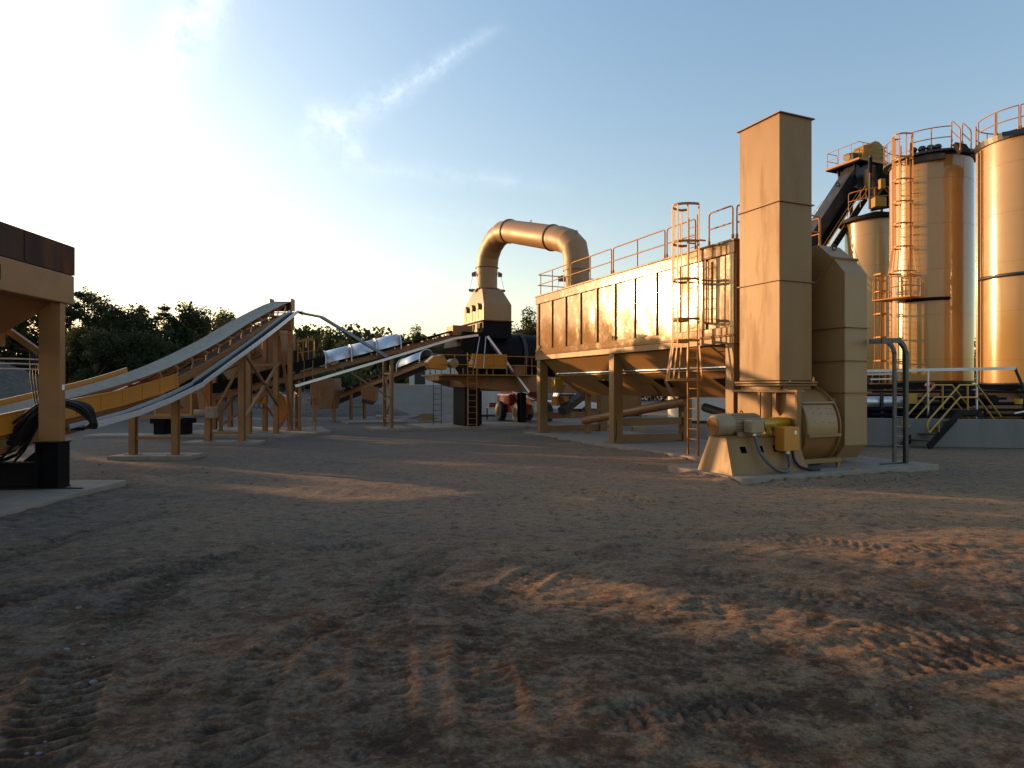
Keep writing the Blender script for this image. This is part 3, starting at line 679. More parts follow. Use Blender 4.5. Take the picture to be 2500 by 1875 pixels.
# ---------------------------------------------------------------- conveyors
def lerp_prof(prof, a):
    for (a0, z0), (a1, z1) in zip(prof, prof[1:]):
        if a <= a1 or (a1, z1) == prof[-1]: return z0+(z1-z0)*(a-a0)/(a1-a0)
def smooth_prof(prof, n=5):
    out = []
    for i in range(len(prof)-1):
        p0 = prof[max(0, i-1)]; p1 = prof[i]; p2 = prof[i+1]; p3 = prof[min(len(prof)-1, i+2)]
        m1 = (p2[1]-p0[1])/(p2[0]-p0[0]); m2 = (p3[1]-p1[1])/(p3[0]-p1[0]); h = p2[0]-p1[0]
        for k in range(n):
            u = k/n; out.append((p1[0]+h*u, (2*u**3-3*u*u+1)*p1[1]+(u**3-2*u*u+u)*h*m1+(-2*u**3+3*u*u)*p2[1]+(u**3-u*u)*h*m2))
    return out+[prof[-1]]
def conveyor(fr, label, prof, hw=.575, tr=.19, so=.44, sh=.24, idl=(0, 1, 1.2), col='dull', beltm='belt', smat='frame', name='belt_conveyor', idfull=True):
    P = fr.P; prof = smooth_prof(prof); a0, a1 = prof[0][0], prof[-1][0]
    t = thing(name, label, 'conveyor', P((a0+a1)/2, 0, 0))
    Z = lambda a: lerp_prof(prof, a)
    aa = [p[0] for p in prof]; mb = MB(); vs = []; sec = ((-1, 0), (-.72, -.55), (-.4, -1), (.4, -1), (.72, -.55), (1, 0)); n = len(sec)
    for a, z in prof:
        k = min(1, max(0, (a1-a)/1.4)); k = k*.85+.15
        top = [P(a, b*hw, z+tr*dz*k) for b, dz in sec]
        vs += top+[p-Vector((0, 0, .02)) for p in reversed(top)]
    m = 2*n; fs = [(i*m+j, i*m+(j+1) % m, (i+1)*m+(j+1) % m, (i+1)*m+j) for i in range(len(prof)-1) for j in range(m)]
    mb.add(vs, fs); part('belt', mb, beltm, t)
    mb = MB()
    for (p, z), (q, y) in zip(prof, prof[1:]): mb.beam(P(p, 0, z-so-sh-.05), P(q, 0, y-so-sh-.05), hw*1.8, .015)
    part('return_belt', mb, 'rubber', t)
    for sgn in (-1, 1):
        mb = MB()
        for (p, z), (q, y) in zip(prof, prof[1:]):
            b = sgn*(hw+.05)
            for zz in (0, -sh+.02): mb.beam(P(p, b, z-so+zz), P(q, b, y-so+zz), .09, .02)
            mb.beam(P(p, b-sgn*.035, z-so-sh/2+.01), P(q, b-sgn*.035, y-so-sh/2+.01), .016, sh-.03)
        part('stringer', mb, smat, t)
    a = idl[0]
    while a < idl[1]:
        z = Z(a); mb = MB()
        for s in (-1, 1): mb.tube([P(a, s*(hw+.05), z-so), P(a, s*(hw+.09), z-so*.35), P(a, s*(hw+.06), z-.07), P(a, s*(hw-.06), z-.06)], .03, 6)
        if idfull:
            for s in (-1, 1): mb.tube([P(a, s*hw*.98, z-.075), P(a, s*hw*.42, z-tr-.09)], .055, 8)
            mb.tube([P(a, -hw*.38, z-tr-.09), P(a, hw*.38, z-tr-.09)], .055, 8)
            mb.tube([P(a, -hw-.05, z-so+.03), P(a, hw+.05, z-so+.03)], .03, 6)
        part('idler', mb, col, t); a += idl[2]
    z = Z(a1); part('head_pulley', MB().cyl(P(a1, -hw, z-.25), P(a1, hw, z-.25), .24, 20), 'darkst', t)
    return t, Z
P1 = [(8.5, 1.05), (12.5, 1.46), (15.6, 1.93), (17.93, 2.32), (20.4, 2.87), (23.7, 3.85), (26.0, 4.66), (28.3, 5.42), (30.2, 6.0), (31.5, 6.32)]
t, Z1 = conveyor(C1, 'wide pale grey rising belt conveyor on tan legs, long curved trough at the left', P1, hw=.42, tr=.16, idl=(19.6, 31.4, .98))
for s in (-1, 1): part('head_plate', MB().box(C1, 31.15, 31.65, s*.5-.02, s*.5+.02, 5.85, 6.42), 'frame', t, bevel=.006)
mb = MB()                                                            # discharge hood hanging under the head
mb.box(C1, 31.2, 31.75, -.46, .46, 4.95, 5.62); part('discharge_chute', mb, 'dull', t, bevel=.01)
def ribbon(fr, Z, a0, a1, b, top, bot, n, th=.02):
    mb = MB(); q = [a0+(a1-a0)*i/n for i in range(n+1)]
    for p, r_ in zip(q, q[1:]): mb.beam(fr.P(p, b, Z(p)+(top+bot)/2), fr.P(r_, b, Z(r_)+(top+bot)/2), th, top-bot)
    return mb
gz = lambda a: 1.94+(a-15.6)*.125 if a < 15.6 else 1.94+(a-15.6)*.105+(max(0, a-17))**1.6*.028
mb = ribbon(C1, lambda a: gz(a), 11.5, 20.5, .545, -.02, -.46, 16)
g = part('guard_panel', mb, 'orange', t, label='long orange guard panel beside the foot of the belt')
mb = MB()
for i in range(10): a = 12+i*.93; mb.beam(C1.P(a, .56, gz(a)-.03), C1.P(a, .56, gz(a)-.44), .03, .02)
q = [11.5+i*.75 for i in range(13)]
for p, r_ in zip(q, q[1:]):
    mb.beam(C1.P(p, .56, gz(p)-.035), C1.P(r_, .56, gz(r_)-.035), .04, .035); mb.beam(C1.P(p, .56, gz(p)-.44), C1.P(r_, .56, gz(r_)-.44), .04, .035)
part('guard_frame', mb, 'orange', t)
mb = ribbon(C1, Z1, 10, 19.6, -.5, .12, -.28, 12, .03); part('skirt_board', mb, 'orange', t)
mb = ribbon(C1, lambda a: gz(a), 13.4, 19.6, .43, -.44, -.86, 10, .05); part('tail_frame', mb, 'dull', t)
def bent(fr, t, a, zt, bs, w=.17, zb=.1, cross=(), col='frame', plate=True):
    for b in bs:
        mb = MB().ibeam(fr.P(a, b, zb), fr.P(a, b, zt), w, w, .02, side=Vector((*fr.bx, 0)))
        if plate: mb.box(fr, a-.19, a+.19, b-.19, b+.19, zb+.002, zb+.022)
        part('leg', mb, col, t)
    for z in cross: part('cross_beam', MB().beam(fr.P(a, bs[0]+w/2, z), fr.P(a, bs[-1]-w/2, z), .09, .10), col, t)
bent(C1, t, 20.4, Z1(20.4)-.92, (-.79, .53), .19, cross=(.62,))
bent(C1, t, 25.45, Z1(25.4)-.70, (-.79, .51), .22, cross=(.42,))
part('brace', MB().beam(C1.P(25.45, .42, 3.0), C1.P(25.45, -.7, .95), .09, .09), 'frame', t)
bent(C1, t, 29.5, Z1(29.5)-.70, (-.83, .38), .2, zb=.11, cross=(3.2,))
bent(C1, t, 31.4, Z1(31.4)-.75, (-.83, .38), .2, zb=.11, cross=())
part('brace', MB().beam(C1.P(29.5, .5, 3.3), C1.P(25.6, .5, .9), .1, .1), 'frame', t)
part('brace', MB().beam(C1.P(25.6, .5, 3.6), C1.P(29.4, .5, 1.4), .1, .1), 'dull', t)
part('brace', MB().beam(C1.P(29.6, .5, 4.5), C1.P(31.3, .5, .4), .1, .1), 'dull', t)
part('brace', MB().beam(C1.P(20.6, .65, 1.55), C1.P(20.6, .1, 2.1), .09, .09), 'dull', t)
g = thing('gear_motor', 'small tan gear motor hung on the second pair of belt conveyor legs', 'motor', WP(490, 1010, 24.9))
mb = MB().cyl(WP(474, 1010, 24.9), WP(503, 1009, 25.0), .145, 16); part('motor_body', mb, 'motor', g)
mb = MB().box(C1, 24.8, 25.2, -.65, -.3, 1.0, 1.45); part('gearbox', mb, 'motor', g, bevel=.05)
mb = MB().prism([WP(470, 905, 25.1), WP(499, 905, 25.1), WP(499, 1000, 25.1), WP(487, 1000, 25.1)], (0, .03, 0)); part('hanger_plate', mb, 'frame', g)
mb = MB().tube([WP(490, 945, 24.6), WP(499, 965, 24.6), WP(508, 985, 24.65), WP(508, 1003, 24.7)], .012, 5); part('motor_cable', mb, 'cable', g)

# galvanised trays that carry the cables
def tray(label, path, w, side, h=.13, cables=5, floor=True, matn='alu', group=None, name='cable_tray'):
    path = [Vector(p) for p in path]; side = Vector(side).normalized(); t = thing(name, label, 'cable tray', path[0], group)
    for s in (0, 1):
        mb = MB()
        for p, q in zip(path, path[1:]): mb.beam(p+side*w*s, q+side*w*s, .022, h, side=side)
        part('tray_rail', mb, matn, t)
    mb = MB()
    for p, q in zip(path, path[1:]): mb.beam(p+side*w*.5-Vector((0, 0, h*.42)), q+side*w*.5-Vector((0, 0, h*.42)), w-.03, .008, side=side)
    part('tray_floor', mb, 'black', t)
    if cables:
        mb = MB()
        for k in range(cables):
            o = side*w*(.12+.76*k/max(1, cables-1)); mb.tube([p+o+Vector((0, 0, -h*.2+.02*math.sin(i*2.1+k))) for i, p in enumerate(path)], .02, 5)
        part('cable', mb, 'cable', t, kind='stuff' if cables > 100 else None)
    return t
bt = -9.86
def onx(px, py, x): Y = x*FPX/(px-CXP); return WP(px, py, Y)
TA = [onx(*q, bt) for q in ((207, 1044), (270, 1028), (339, 1008))]; TB = [onx(*q, bt) for q in ((339, 1005), (420, 976), (497, 938))]
TC = [onx(*q, bt) for q in ((500, 934), (560, 889), (620, 845), (680, 799), (727, 761))]
tray('long pale metal cable tray carrying dark cables up beside the wide belt', TA+TB[1:]+TC, .36, (-1, 0, 0), .15)
e0 = TC[-1]; a_, b_, z_ = C2.hit(943, 872, b=.95); e1 = C2.P(a_, .95, z_)
tray('pale metal tray spanning through the air from the belt head down to the covered conveyor', [e0+Vector((0, .0, .02)), WP(738, 765, e0.y+.5), WP(780, 773, e0.y+1.2), e1], .22, Vector((.45, .9, 0)), .11, cables=3)
h_ = lambda px, py: C2.P(*C2.hit(px, py, b=.98))
tray('straight pale metal tray running up along the near side of the covered conveyor', [h_(721, 943), h_(943, 877), h_(1110, 826), h_(1168, 818)], .26, -Vector((*C2.bx, 0)), .12, cables=4)
e2 = h_(1190, 821); e3 = DF.P(*DF.hit(1292, 958, a=-.5)); tray('reddish metal tray slanting down in front of the black drum', [e2+V3*0, e3], .2, U3, .12, cables=3)

# ---------------------------------------------------------------- screen tower behind the belt head
t = thing('screen_box', 'big tan steel screening box with ribbed end behind the head of the wide belt', 'screening box', (-12.3, 33, .1))
SB = Fr(-11.75, 32.3, R(90))
mb = MB().box(SB, 0, 2.2, -3.2, .35, 3.3, 4.95); part('box_shell', mb, 'dull', t, bevel=.015)
mb = MB().box(SB, .1, 2.1, -.6, .18, 4.95, 5.22); part('top_hood', mb, 'dull', t, bevel=.01)
for b in (-2.8, -2.0, -1.2, -.4, .30): part('rib', MB().box(SB, -.07, -.003, b-.05, b+.05, 3.3, 4.95), 'dull', t)
mb = MB().prism([SB.P(.0, -2.9, 3.3), SB.P(0, .2, 3.3), SB.P(0, -.6, 2.35), SB.P(0, -2.0, 2.35)], (0, 1.9, 0)); part('chute', mb, 'dull', t)
mb = MB().cyl(SB.P(-.35, -1.6, 3.9), SB.P(-.35, -.9, 4.0), .2, 14); part('vibrator_motor', mb, 'orange', t)
for b in (-3.0, .1):
    for a in (.2, 2.0): part('leg', MB().ibeam(SB.P(a, b, .11), SB.P(a, b, 3.3), .2, .2, .02), 'frame', t)
part('brace', MB().beam(SB.P(.2, .1, .5), SB.P(.2, -1.6, 3.0), .1, .1), 'dull', t)
part('brace', MB().beam(SB.P(.2, -3.0, .4), SB.P(.2, -1.2, 3.0), .1, .1), 'dull', t)
mb = MB(); WF = [WP(500, 925, 29.6), WP(640, 868, 30.6)]
mb.beam(WF[0], WF[1], .6, .05); part('walkway', mb, 'darkst', t)
mb = MB(); rail(mb, [WP(480, 905, 29.4), WP(583, 872, 29.9), WP(662, 846, 30.4), WP(712, 838, 31.2)], .95, .024, posts=5); part('handrail', mb, 'railpaint', t, label='orange-tan handrail stepping up in front of the screening box')
t = thing('access_platform', 'small platform with crossed yellow-tan rails between the screening box and the arched covers', 'platform', WP(740, 880, 33.2))
mb = MB(); rail(mb, [WP(727, 893, 32.5), WP(765, 886, 32.9)], 1.25, .028, posts=2); rail(mb, [WP(727, 890, 34.4), WP(768, 884, 34.8)], 1.2, .024, posts=1); mb.beam(WP(732, 848, 32.6), WP(744, 890, 32.6), .03, .05)
part('handrail', mb, 'railpaint', t)
part('deck', MB().hexa([WP(700, 901, 32.4), WP(770, 892, 32.9), WP(768, 889, 34.9), WP(704, 896, 34.4), WP(700, 898, 32.4), WP(770, 889, 32.9), WP(768, 886, 34.9), WP(704, 893, 34.4)]), 'darkst', t)
part('side_panel', MB().prism([WP(715, 856, 34.2), WP(765, 845, 34.2), WP(770, 888, 34.2), WP(715, 892, 34.2)], (0, .05, 0)), 'bluegrey', t)
part('access_ladder', ladder(MB(), WP(753, 1054, 31.3), WP(753, 880, 31.8), Vector((.42, 0, 0)), sp=.6, flat=False, r=.018), 'railpaint', t)

# ---------------------------------------------------------------- covered conveyor to the drum
cz = lambda a: 4.30+.275*a
t, Z2 = conveyor(C2, 'inclined belt conveyor with three arched galvanised covers, climbing to the black drum', [(-9.2, cz(-9.2)), (-6, cz(-6)), (-3, cz(-3)), (0, cz(0)), (3.9, cz(3.9))], hw=.42, tr=.13, so=.22, sh=.26, idl=(1.2, 3.9, .75), smat='dull', beltm='rubber')
mb = MB()
for s in (-1, 1): mb.beam(C2.P(-8.9, s*.56, cz(-8.9)+.10), C2.P(-3.2, s*.56, cz(-3.2)+.10), .03, .46)
part('skirt_board', mb, 'black', t, label='long black skirt boards along the lower half of the belt')
def arch(a0, a1, fr, Z, r=.60, n=16, th=.02, matn='galv'):
    mb = MB()
    for k, rr in ((0, r), (1, r-th)):
        pass
    A = []
    for a in (a0, a1):
        for rr in (r, r-th):
            A += [fr.P(a, math.cos(math.pi*j/n)*rr, Z(a)-.06+math.sin(math.pi*j/n)*rr*1.0) for j in range(n+1)]
    q = n+1; fs = []
    for j in range(n): fs += [(j, j+1, 2*q+j+1, 2*q+j), (q+j, 3*q+j, 3*q+j+1, q+j+1), (j, q+j, q+j+1, j+1), (2*q+j, 2*q+j+1, 3*q+j+1, 3*q+j)]
    mb.add(A, fs, True); return mb
def covers(t, fr, Z, cuts, r=.6):
    for a0, a1 in zip(cuts, cuts[1:]):
        c = part('cover', arch(a0+.01, a1-.01, fr, Z, r), 'galv', t)
        c.data.polygons.foreach_set('use_smooth', [True]*len(c.data.polygons))
    for a in cuts:
        mb = MB(); path = [fr.P(a, math.cos(math.pi*j/18)*(r+.015), Z(a)-.06+math.sin(math.pi*j/18)*(r+.015)) for j in range(19)]
        mb.tube([fr.P(a, r+.015, Z(a)-.3)]+path+[fr.P(a, -r-.015, Z(a)-.3)], .035, 6); part('cover_hoop', mb, 'galv', t)
covers(t, C2, Z2, (-3.2, -1.95, -.7, .55), .62)
bent(C2, t, 0, cz(0)-.60, (-.75, .85), .17, zb=.12, cross=(.55, 1.55, 2.9))
part('brace', MB().beam(C2.P(0, .77, 1.5), C2.P(0, -.67, .6), .07, .07), 'frame', t); part('brace', MB().beam(C2.P(0, -.67, 2.8), C2.P(0, .77, 1.65), .07, .07), 'frame', t)
bent(C2, t, -4.45, cz(-4.45)-.60, (-.75, .85), .15, zb=.11, cross=(.55, 1.9))
bent(C2, t, -7.9, cz(-7.9)-.60, (-.7, .8), .18, zb=.11, cross=())
part('brace', MB().beam(C2.P(0, .8, 1.6), C2.P(-2.2, .3, cz(-2.2)-.6), .09, .09), 'dull', t)
part('brace', MB().beam(C2.P(-7.8, .8, .5), C2.P(-5.6, .8, cz(-5.6)-.6), .12, .12), 'dull', t)
mb = MB().box(C2, 3.35, 4.45, -.55, .6, cz(3.9)-.42, cz(3.9)+.12); part('head_box', mb, 'dull', t, bevel=.01)
mb = MB().cyl(C2.P(-2.95, .7, cz(-3)-.20), C2.P(-2.6, .7, cz(-2.6)-.16), .09, 8)
for a in (-3.5, -4.4, -5.2): mb.beam(C2.P(a, .66, cz(a)-.14), C2.P(a+.55, .66, cz(a+.55)-.10), .06, .05)
part('return_bracket', mb, 'frame', t)
t = thing('junction_boxes', 'row of three small orange boxes hung under the dark lower end of the covered conveyor', 'boxes', C2.P(-7, .9, 1.6))
for px in (596, 613, 632): p = WP(px+8, 976, 31.0); part('box', MB().box(Fr(p.x, p.y, R(90)), -.12, .12, -.14, .14, p.z-.16, p.z+.14), 'orange', t, bevel=.01)
part('hanger', MB().beam(WP(590, 966, 31.0), WP(650, 965, 31.0), .04, .05), 'dull', t)
mb = MB()
for i in range(5): mb.tube([WP(598+i*11, 985, 31), WP(600+i*11, 995, 31), WP(606+i*11, 997, 31), WP(610+i*11, 986, 31)], .014, 5)
part('cable_loop', mb, 'cable', t)
t = thing('drive_guard', 'sunlit orange box-shaped guard on a tan stand under the covered conveyor', 'guard', WP(688, 1050, 32.3))
mb = MB().prism([WP(674, 963, 32.0), WP(694, 966, 32.0), WP(705, 1004, 32.0), WP(700, 1010, 32.0), WP(676, 1046, 32.0)], (0, .55, 0)); part('guard_shell', mb, 'orange', t)
mb = MB().cyl(WP(683, 965, 32.0), WP(683, 963, 32.6), .13, 14); part('motor_cap', mb, 'orange', t)
t = thing('valve_post', 'thin tan post carrying small sunlit valves and brackets left of the cross-braced tower', 'post', WP(771, 1050, 31.4))
part('post', MB().beam(WP(771, 1052, 31.4), WP(771, 992, 31.4), .06, .06), 'frame', t)
mb = MB().beam(WP(760, 992, 31.4), WP(783, 993, 31.4), .1, .08).beam(WP(748, 976, 31.5), WP(764, 977, 31.5), .12, .1); part('bracket', mb, 'frame', t)
for px, h in ((759, 30), (769, 18), (774, 18), (779, 17)): part('valve', MB().cyl(WP(px, 966, 31.6), WP(px, 966-h, 31.6), .045 if h < 20 else .07, 10, .03), 'frame', t)
part('gear_box', MB().box(Fr(WP(769, 976, 31.6).x, 31.6, R(90)), 0, .3, -.24, .22, 1.35, 1.72), 'dull', t, bevel=.02)
for (a, px, zt) in ((-5.9, 650, 2.2),):
    pass
# bins of the second conveyor
t = thing('recycle_bin', 'tan steel bin feeding the lower end of the second covered conveyor', 'bin', (-11.2, 41.5, 0))
RB = Fr(-12.2, 41.2, R(90))
mb = MB().box(RB, 0, 1.6, -.35, 1.05, 1.9, 2.75); part('bin_box', mb, 'dull', t, bevel=.01)
mb = MB().prism([RB.P(0, -.35, 1.9), RB.P(0, 1.05, 1.9), RB.P(0, .85, .8), RB.P(0, .0, .8)], (0, 1.6, 0)); part('bin_hopper', mb, 'dull', t)
for b in (-.25, .95): part('leg', MB().ibeam(RB.P(.2, b, 0), RB.P(.2, b, 1.9), .18, .18, .02), 'frame', t)
z3 = lambda a: 2.25+.258*a
t, ZC3 = conveyor(C3, 'second lower belt conveyor with a short arched cover, passing behind the cross-braced tower', [(-3.2, z3(-3.2)), (0, z3(0)), (4, z3(4)), (7.4, z3(7.4))], hw=.42, tr=.13, so=.2, sh=.34, idl=(-2.6, 4.4, .9), smat='frame', beltm='rubber', name='belt_conveyor')
covers(t, C3, ZC3, (4.5, 6.5), .56)
mb = MB().beam(C3.P(-3.2, .6, z3(-3.2)+.1), C3.P(-.8, .6, z3(-.8)+.1), .03, .34); part('skirt_board', mb, 'orange', t)
bent(C3, t, .2, z3(.2)-.55, (-.5, .6), .16, zb=.1, cross=(.9,))
t = thing('catch_hopper', 'tan tapered hopper with a dark mouth hanging under the second covered conveyor', 'hopper', WP(900, 985, 40.6))
mb = MB().prism([WP(880, 948, 40.6), WP(917, 944, 40.6), WP(915, 978, 40.6), (WP(904, 988, 40.6)), WP(884, 980, 40.6)], (0, .9, 0)); part('hopper_shell', mb, 'frame', t)
part('mouth', MB().cyl(WP(884, 978, 40.5), WP(912, 984, 40.5), .12, 10), 'rust', t)
# black plinths with a box on them under the wide belt
t = thing('hopper_skid', 'square brown-orange hopper box standing on black plinths under the wide belt', 'hopper', (-14.7, 28.8, .12))
HS = Fr(-15.6, 28.6, R(90))
mb = MB().box(HS, 0, 1.2, 0, 1.65, .95, 1.95); part('hopper_box', mb, 'dull', t, bevel=.01)
mb = MB()
for b in (.03, 1.6): mb.box(HS, -.03, -.002, b-.04, b+.04, .95, 1.95)
mb.box(HS, -.03, -.002, .075, 1.555, .95, 1.03); part('frame_edge', mb, 'orange', t)
for b in (-.1, .85): 
    mb = MB().box(HS, .1, .8, b, b+.42, .12, .6); mb.box(HS, .0, .9, b-.1, b+.55, .6, .82); part('plinth', mb, 'black', t)
mb = MB().box(HS, -.1, 0, -.6, 1.2, .82, .95); part('cross_beam', mb, 'frame', t)

# ---------------------------------------------------------------- drum mixer
DP = DF.P; t = thing('drum_mixer', 'huge black rotary drum on a tan frame with black legs, under the tan exhaust hood', 'drum', DP(1.5, 3, .1))
cb = 1.62; cz0 = 3.95
def dax(b): return DP(1.55, b, cz0-.02*b)
mb = MB().cyl(dax(.35), dax(11), 1.30, 48); part('drum_shell', mb, 'black', t)
mb = MB()
for b in (2.6, 7.5): mb.ring(dax(b), dax(1)-dax(0), 1.28, 1.42, .22, 48)
part('drum_tyre', MB().ring(dax(2.6), dax(1)-dax(0), 1.28, 1.40, .22, 48), 'darkst', t)
mb = MB().prism([DP(.1, -1.1, 5.15), DP(.1, .36, 5.15), DP(.1, .36, 2.75), DP(.1, -.25, 2.75), DP(.1, -1.25, 4.4)], U3*3.0); part('end_housing', mb, 'black', t, bevel=.015)
mb = MB().box(DF, .02, 3.1, -.02, cb+.02, 4.85, 5.74); part('hood_base', mb, 'black', t)
mb = MB().box(DF, .3, 3.05, -.055, -.022, 4.98, 5.70); part('pale_plate', mb, 'tan', t)
part('hood_flange', MB().box(DF, -.07, 3.27, -.10, cb+.10, 5.741, 5.80), 'rust', t)
B = [(0, 0), (0, cb), (3.2, cb), (3.2, 0)]; Tq = [(.85, .22), (.85, 1.40), (2.2, 1.40), (2.2, .22)]
mb = MB().add([DP(a, b, 5.80) for a, b in B]+[DP(a, b, 6.68) for a, b in B]+[DP(a, b, 7.62) for a, b in Tq], [(0, 1, 5, 4), (1, 2, 6, 5), (2, 3, 7, 6), (3, 0, 4, 7), (4, 5, 9, 8), (5, 6, 10, 9), (6, 7, 11, 10), (7, 4, 8, 11), (8, 9, 10, 11), (0, 3, 2, 1)])
part('exhaust_hood', mb, 'ducts', t, bevel=.012, label='tan sheet hood tapering up from the black drum to the round duct')
for k in range(3):
    a = .55+.95*k
    mb = MB().prism([DP(a-.12, -.002, 6.42), DP(a+.12, -.002, 6.42), DP(a+.12, -.002, 6.62), DP(a, -.002, 6.76), DP(a-.12, -.002, 6.62)], V3*-.16)
    s = part('lamp_bracket', mb, 'dull', t); part('rod', MB().tube([DP(a-.1, -.12, 6.42), DP(a-.06, -.10, 5.86)], .014, 5).tube([DP(a+.1, -.12, 6.42), DP(a+.06, -.10, 5.95)], .008, 4), 'darkst', s)
    part('dark_port', MB().prism([DP(a-.26, -.057, 5.66), DP(a+.26, -.057, 5.66), DP(a+.2, -.057, 5.36), DP(a, -.057, 5.2), DP(a-.2, -.057, 5.36)], V3*-.05), 'black', t)
# main frame and legs
mb = MB().prism([DP(.0, -2.3, 2.62), DP(.0, -2.3, 2.86), DP(0, 10, 2.70), DP(0, 10, 1.72), DP(0, 1.2, 1.98), DP(0, -.9, 2.18), DP(0, -1.3, 2.50)], U3*.18); part('frame_beam', mb, 'dull', t, bevel=.01)
mb = MB().prism([DP(2.9, -2.3, 2.62), DP(2.9, -2.3, 2.86), DP(2.9, 10, 2.70), DP(2.9, 10, 1.72), DP(2.9, 1.2, 1.98), DP(2.9, -.9, 2.18)], U3*.18); part('frame_beam', mb, 'dull', t)
part('deck', MB().box(DF, -.72, 3.2, -2.55, -2.31, 2.80, 2.88).box(DF, -.7, -.02, -2.3, 2.9, 2.80, 2.87), 'tan', t)
part('end_beam', MB().box(DF, -.02, 2.1, -2.52, -2.32, 2.55, 2.79), 'tan', t, bevel=.008)
part('cross_beam', MB().box(DF, .2, 2.88, -1.0, -.7, 2.2, 2.6), 'tan', t)
def bleg(a0, a1, b0, b1, z0, z1): return part('leg', MB().box(DF, a0, a1, b0, b1, z0, z1), 'black', t, bevel=.008, label='black steel leg under the drum frame')
bleg(-.1, .08, -.85, -.25, .12, 2.14); bleg(.082, 2.0, -1.05, -.86, .12, 2.2)
bleg(1.2, 1.5, .0, .35, .12, 2.0)
mb = MB(); mb.ibeam(DP(.1, 3.55, .09), DP(.1, 3.55, 1.86), .36, .5, .03, side=V3); part('leg', mb, 'black', t)
mb = MB(); mb.ibeam(DP(2.9, 3.55, .09), DP(2.9, 3.55, 1.86), .36, .5, .03, side=V3); part('leg', mb, 'black', t)
mb = MB(); rail(mb, [DP(-.66, -.1, 2.87), DP(-.66, 2.8, 2.85), DP(-.1, 2.8, 2.85)], .98, .024, posts=2); part('handrail', mb, 'railpaint', t)
mb = MB(); rail(mb, [DP(1.8, -2.45, 2.88), DP(-.66, -2.45, 2.88), DP(-.66, -.85, 2.87)], .98, .024, posts=3); part('handrail', mb, 'railpaint', t)
part('access_ladder', ladder(MB(), DP(-.78, -.95, .08), DP(-.78, -.95, 3.95), V3*.5), 'railpaint', t)
part('access_ladder', ladder(MB(), DP(2.2, -1.9, .12), DP(2.2, -1.9, 2.8), V3*.45, flat=False, r=.02), 'darkst', t)
mb = MB().box(DF, -.35, .35, -.75, 1.15, 3.25, 3.95); part('guard_box', mb, 'orange', t, bevel=.01, label='orange guard box on the platform in front of the drum')
mb = MB().box(DF, -.40, -.36, -.75, 1.15, 3.18, 3.3); 
for b in (-.74, -.1, .5, 1.14): mb.box(DF, -.385, -.355, b-.03, b+.03, 3.301, 3.97)
part('guard_frame', mb, 'yellow', t)
mb = MB().prism([DP(-.3, -3.1, 3.15), DP(-.3, -2.2, 3.10), DP(-.3, -2.1, 3.5), DP(-.3, -2.35, 3.84), DP(-.3, -2.85, 3.8), DP(-.3, -3.2, 3.5)], U3*.7); part('pulley_guard', mb, 'orange', t, bevel=.03, label='rounded orange pulley guard at the end of the platform')
mb = MB().cyl(DP(-.42, -1.8, 3.45), DP(.2, -1.8, 3.45), .24, 16); part('drive_motor', mb, 'motor', t)
for b in (-1.9, -1.2, -.4, .5, 1.3): part('stand', MB().beam(DP(-.1, b, 2.87), DP(-.1, b, 3.2), .08, .08), 'tan', t)
mb = MB().box(DF, -.5, .2, 1.6, 2.2, 2.88, 3.4); part('control_box', mb, 'dull', t, bevel=.01)
mb = MB().cyl(DP(-.3, 1.75, 3.0), DP(-.3, 1.75, 3.35), .06, 8); mb2 = MB().cyl(DP(-.3, 2.25, 2.95), DP(-.3, 2.25, 3.3), .05, 8); part('valve', mb, 'orange', t); part('valve', mb2, 'orange', t)
mb = MB().tube([h_(1171, 822), DP(-.6, -.75, 3.2)], .02, 6); part('support_rod', mb, 'alu', t)
mb = MB().tube([h_(1186, 822), DP(-.6, -.25, 3.2)], .02, 6); part('support_rod', mb, 'alu', t)

# ---------------------------------------------------------------- round duct
K = Vector((4.38, -6.76, 0)); R0 = Vector((-1.41, 36.9, 0)); rD = .60
def kp(k, z): return R0+K*k+Vector((0, 0, z))
def bez(a, b, c, d, n): return [a*(1-u)**3+b*3*u*(1-u)**2+c*3*u*u*(1-u)+d*u**3 for u in [i/n for i in range(n+1)]]
J1 = kp(.292, 10.50); J2 = kp(.77, 9.42); dJ = (J2-J1).normalized()
t = thing('exhaust_duct', 'large round tan duct arching from the drum hood over to the dust collector roof', 'duct', R0+Vector((0, 0, 7.6)))
e1_ = bez(kp(0, 8.9), kp(0, 10.05), J1-dJ*1.1, J1, 5); part('elbow', MB().tube([kp(0, 8.5)]+e1_, rD, 40, split=True, caps=False), 'ducts', t)
part('duct_pipe', MB().tube([J1, J2], rD, 48, caps=False), 'ducts', t)
e2_ = bez(J2, J2+dJ*.95, kp(1, 9.0), kp(1, 8.05), 4); part('elbow', MB().tube(e2_+[kp(1, 7.5)], rD, 40, split=True, caps=False), 'ducts', t)
part('riser', MB().tube([kp(0, 7.70), kp(0, 8.9)], rD*.97, 40, caps=False), 'ducts', t)
part('downpipe', MB().tube([kp(1, 6.46), kp(1, 8.05)], rD*.98, 40, caps=False), 'ducts', t)
for p, ax, r1, hh in ((J1, dJ, rD+.05, .07), (J2, dJ, rD+.05, .07), (kp(0, 8.9), Vector((0, 0, 1)), rD+.06, .035), (kp(1, 7.55), Vector((0, 0, 1)), rD+.03, .025), (kp(0, 7.69), Vector((0, 0, 1)), rD+.13, .05), (kp(1, 6.5), Vector((0, 0, 1)), rD+.18, .05)):
    part('flange', MB().ring(p, ax, rD-.02, r1, hh, 40), 'dull', t)
side = K.normalized()
X3 = Vector((1, .12, 0)).normalized()
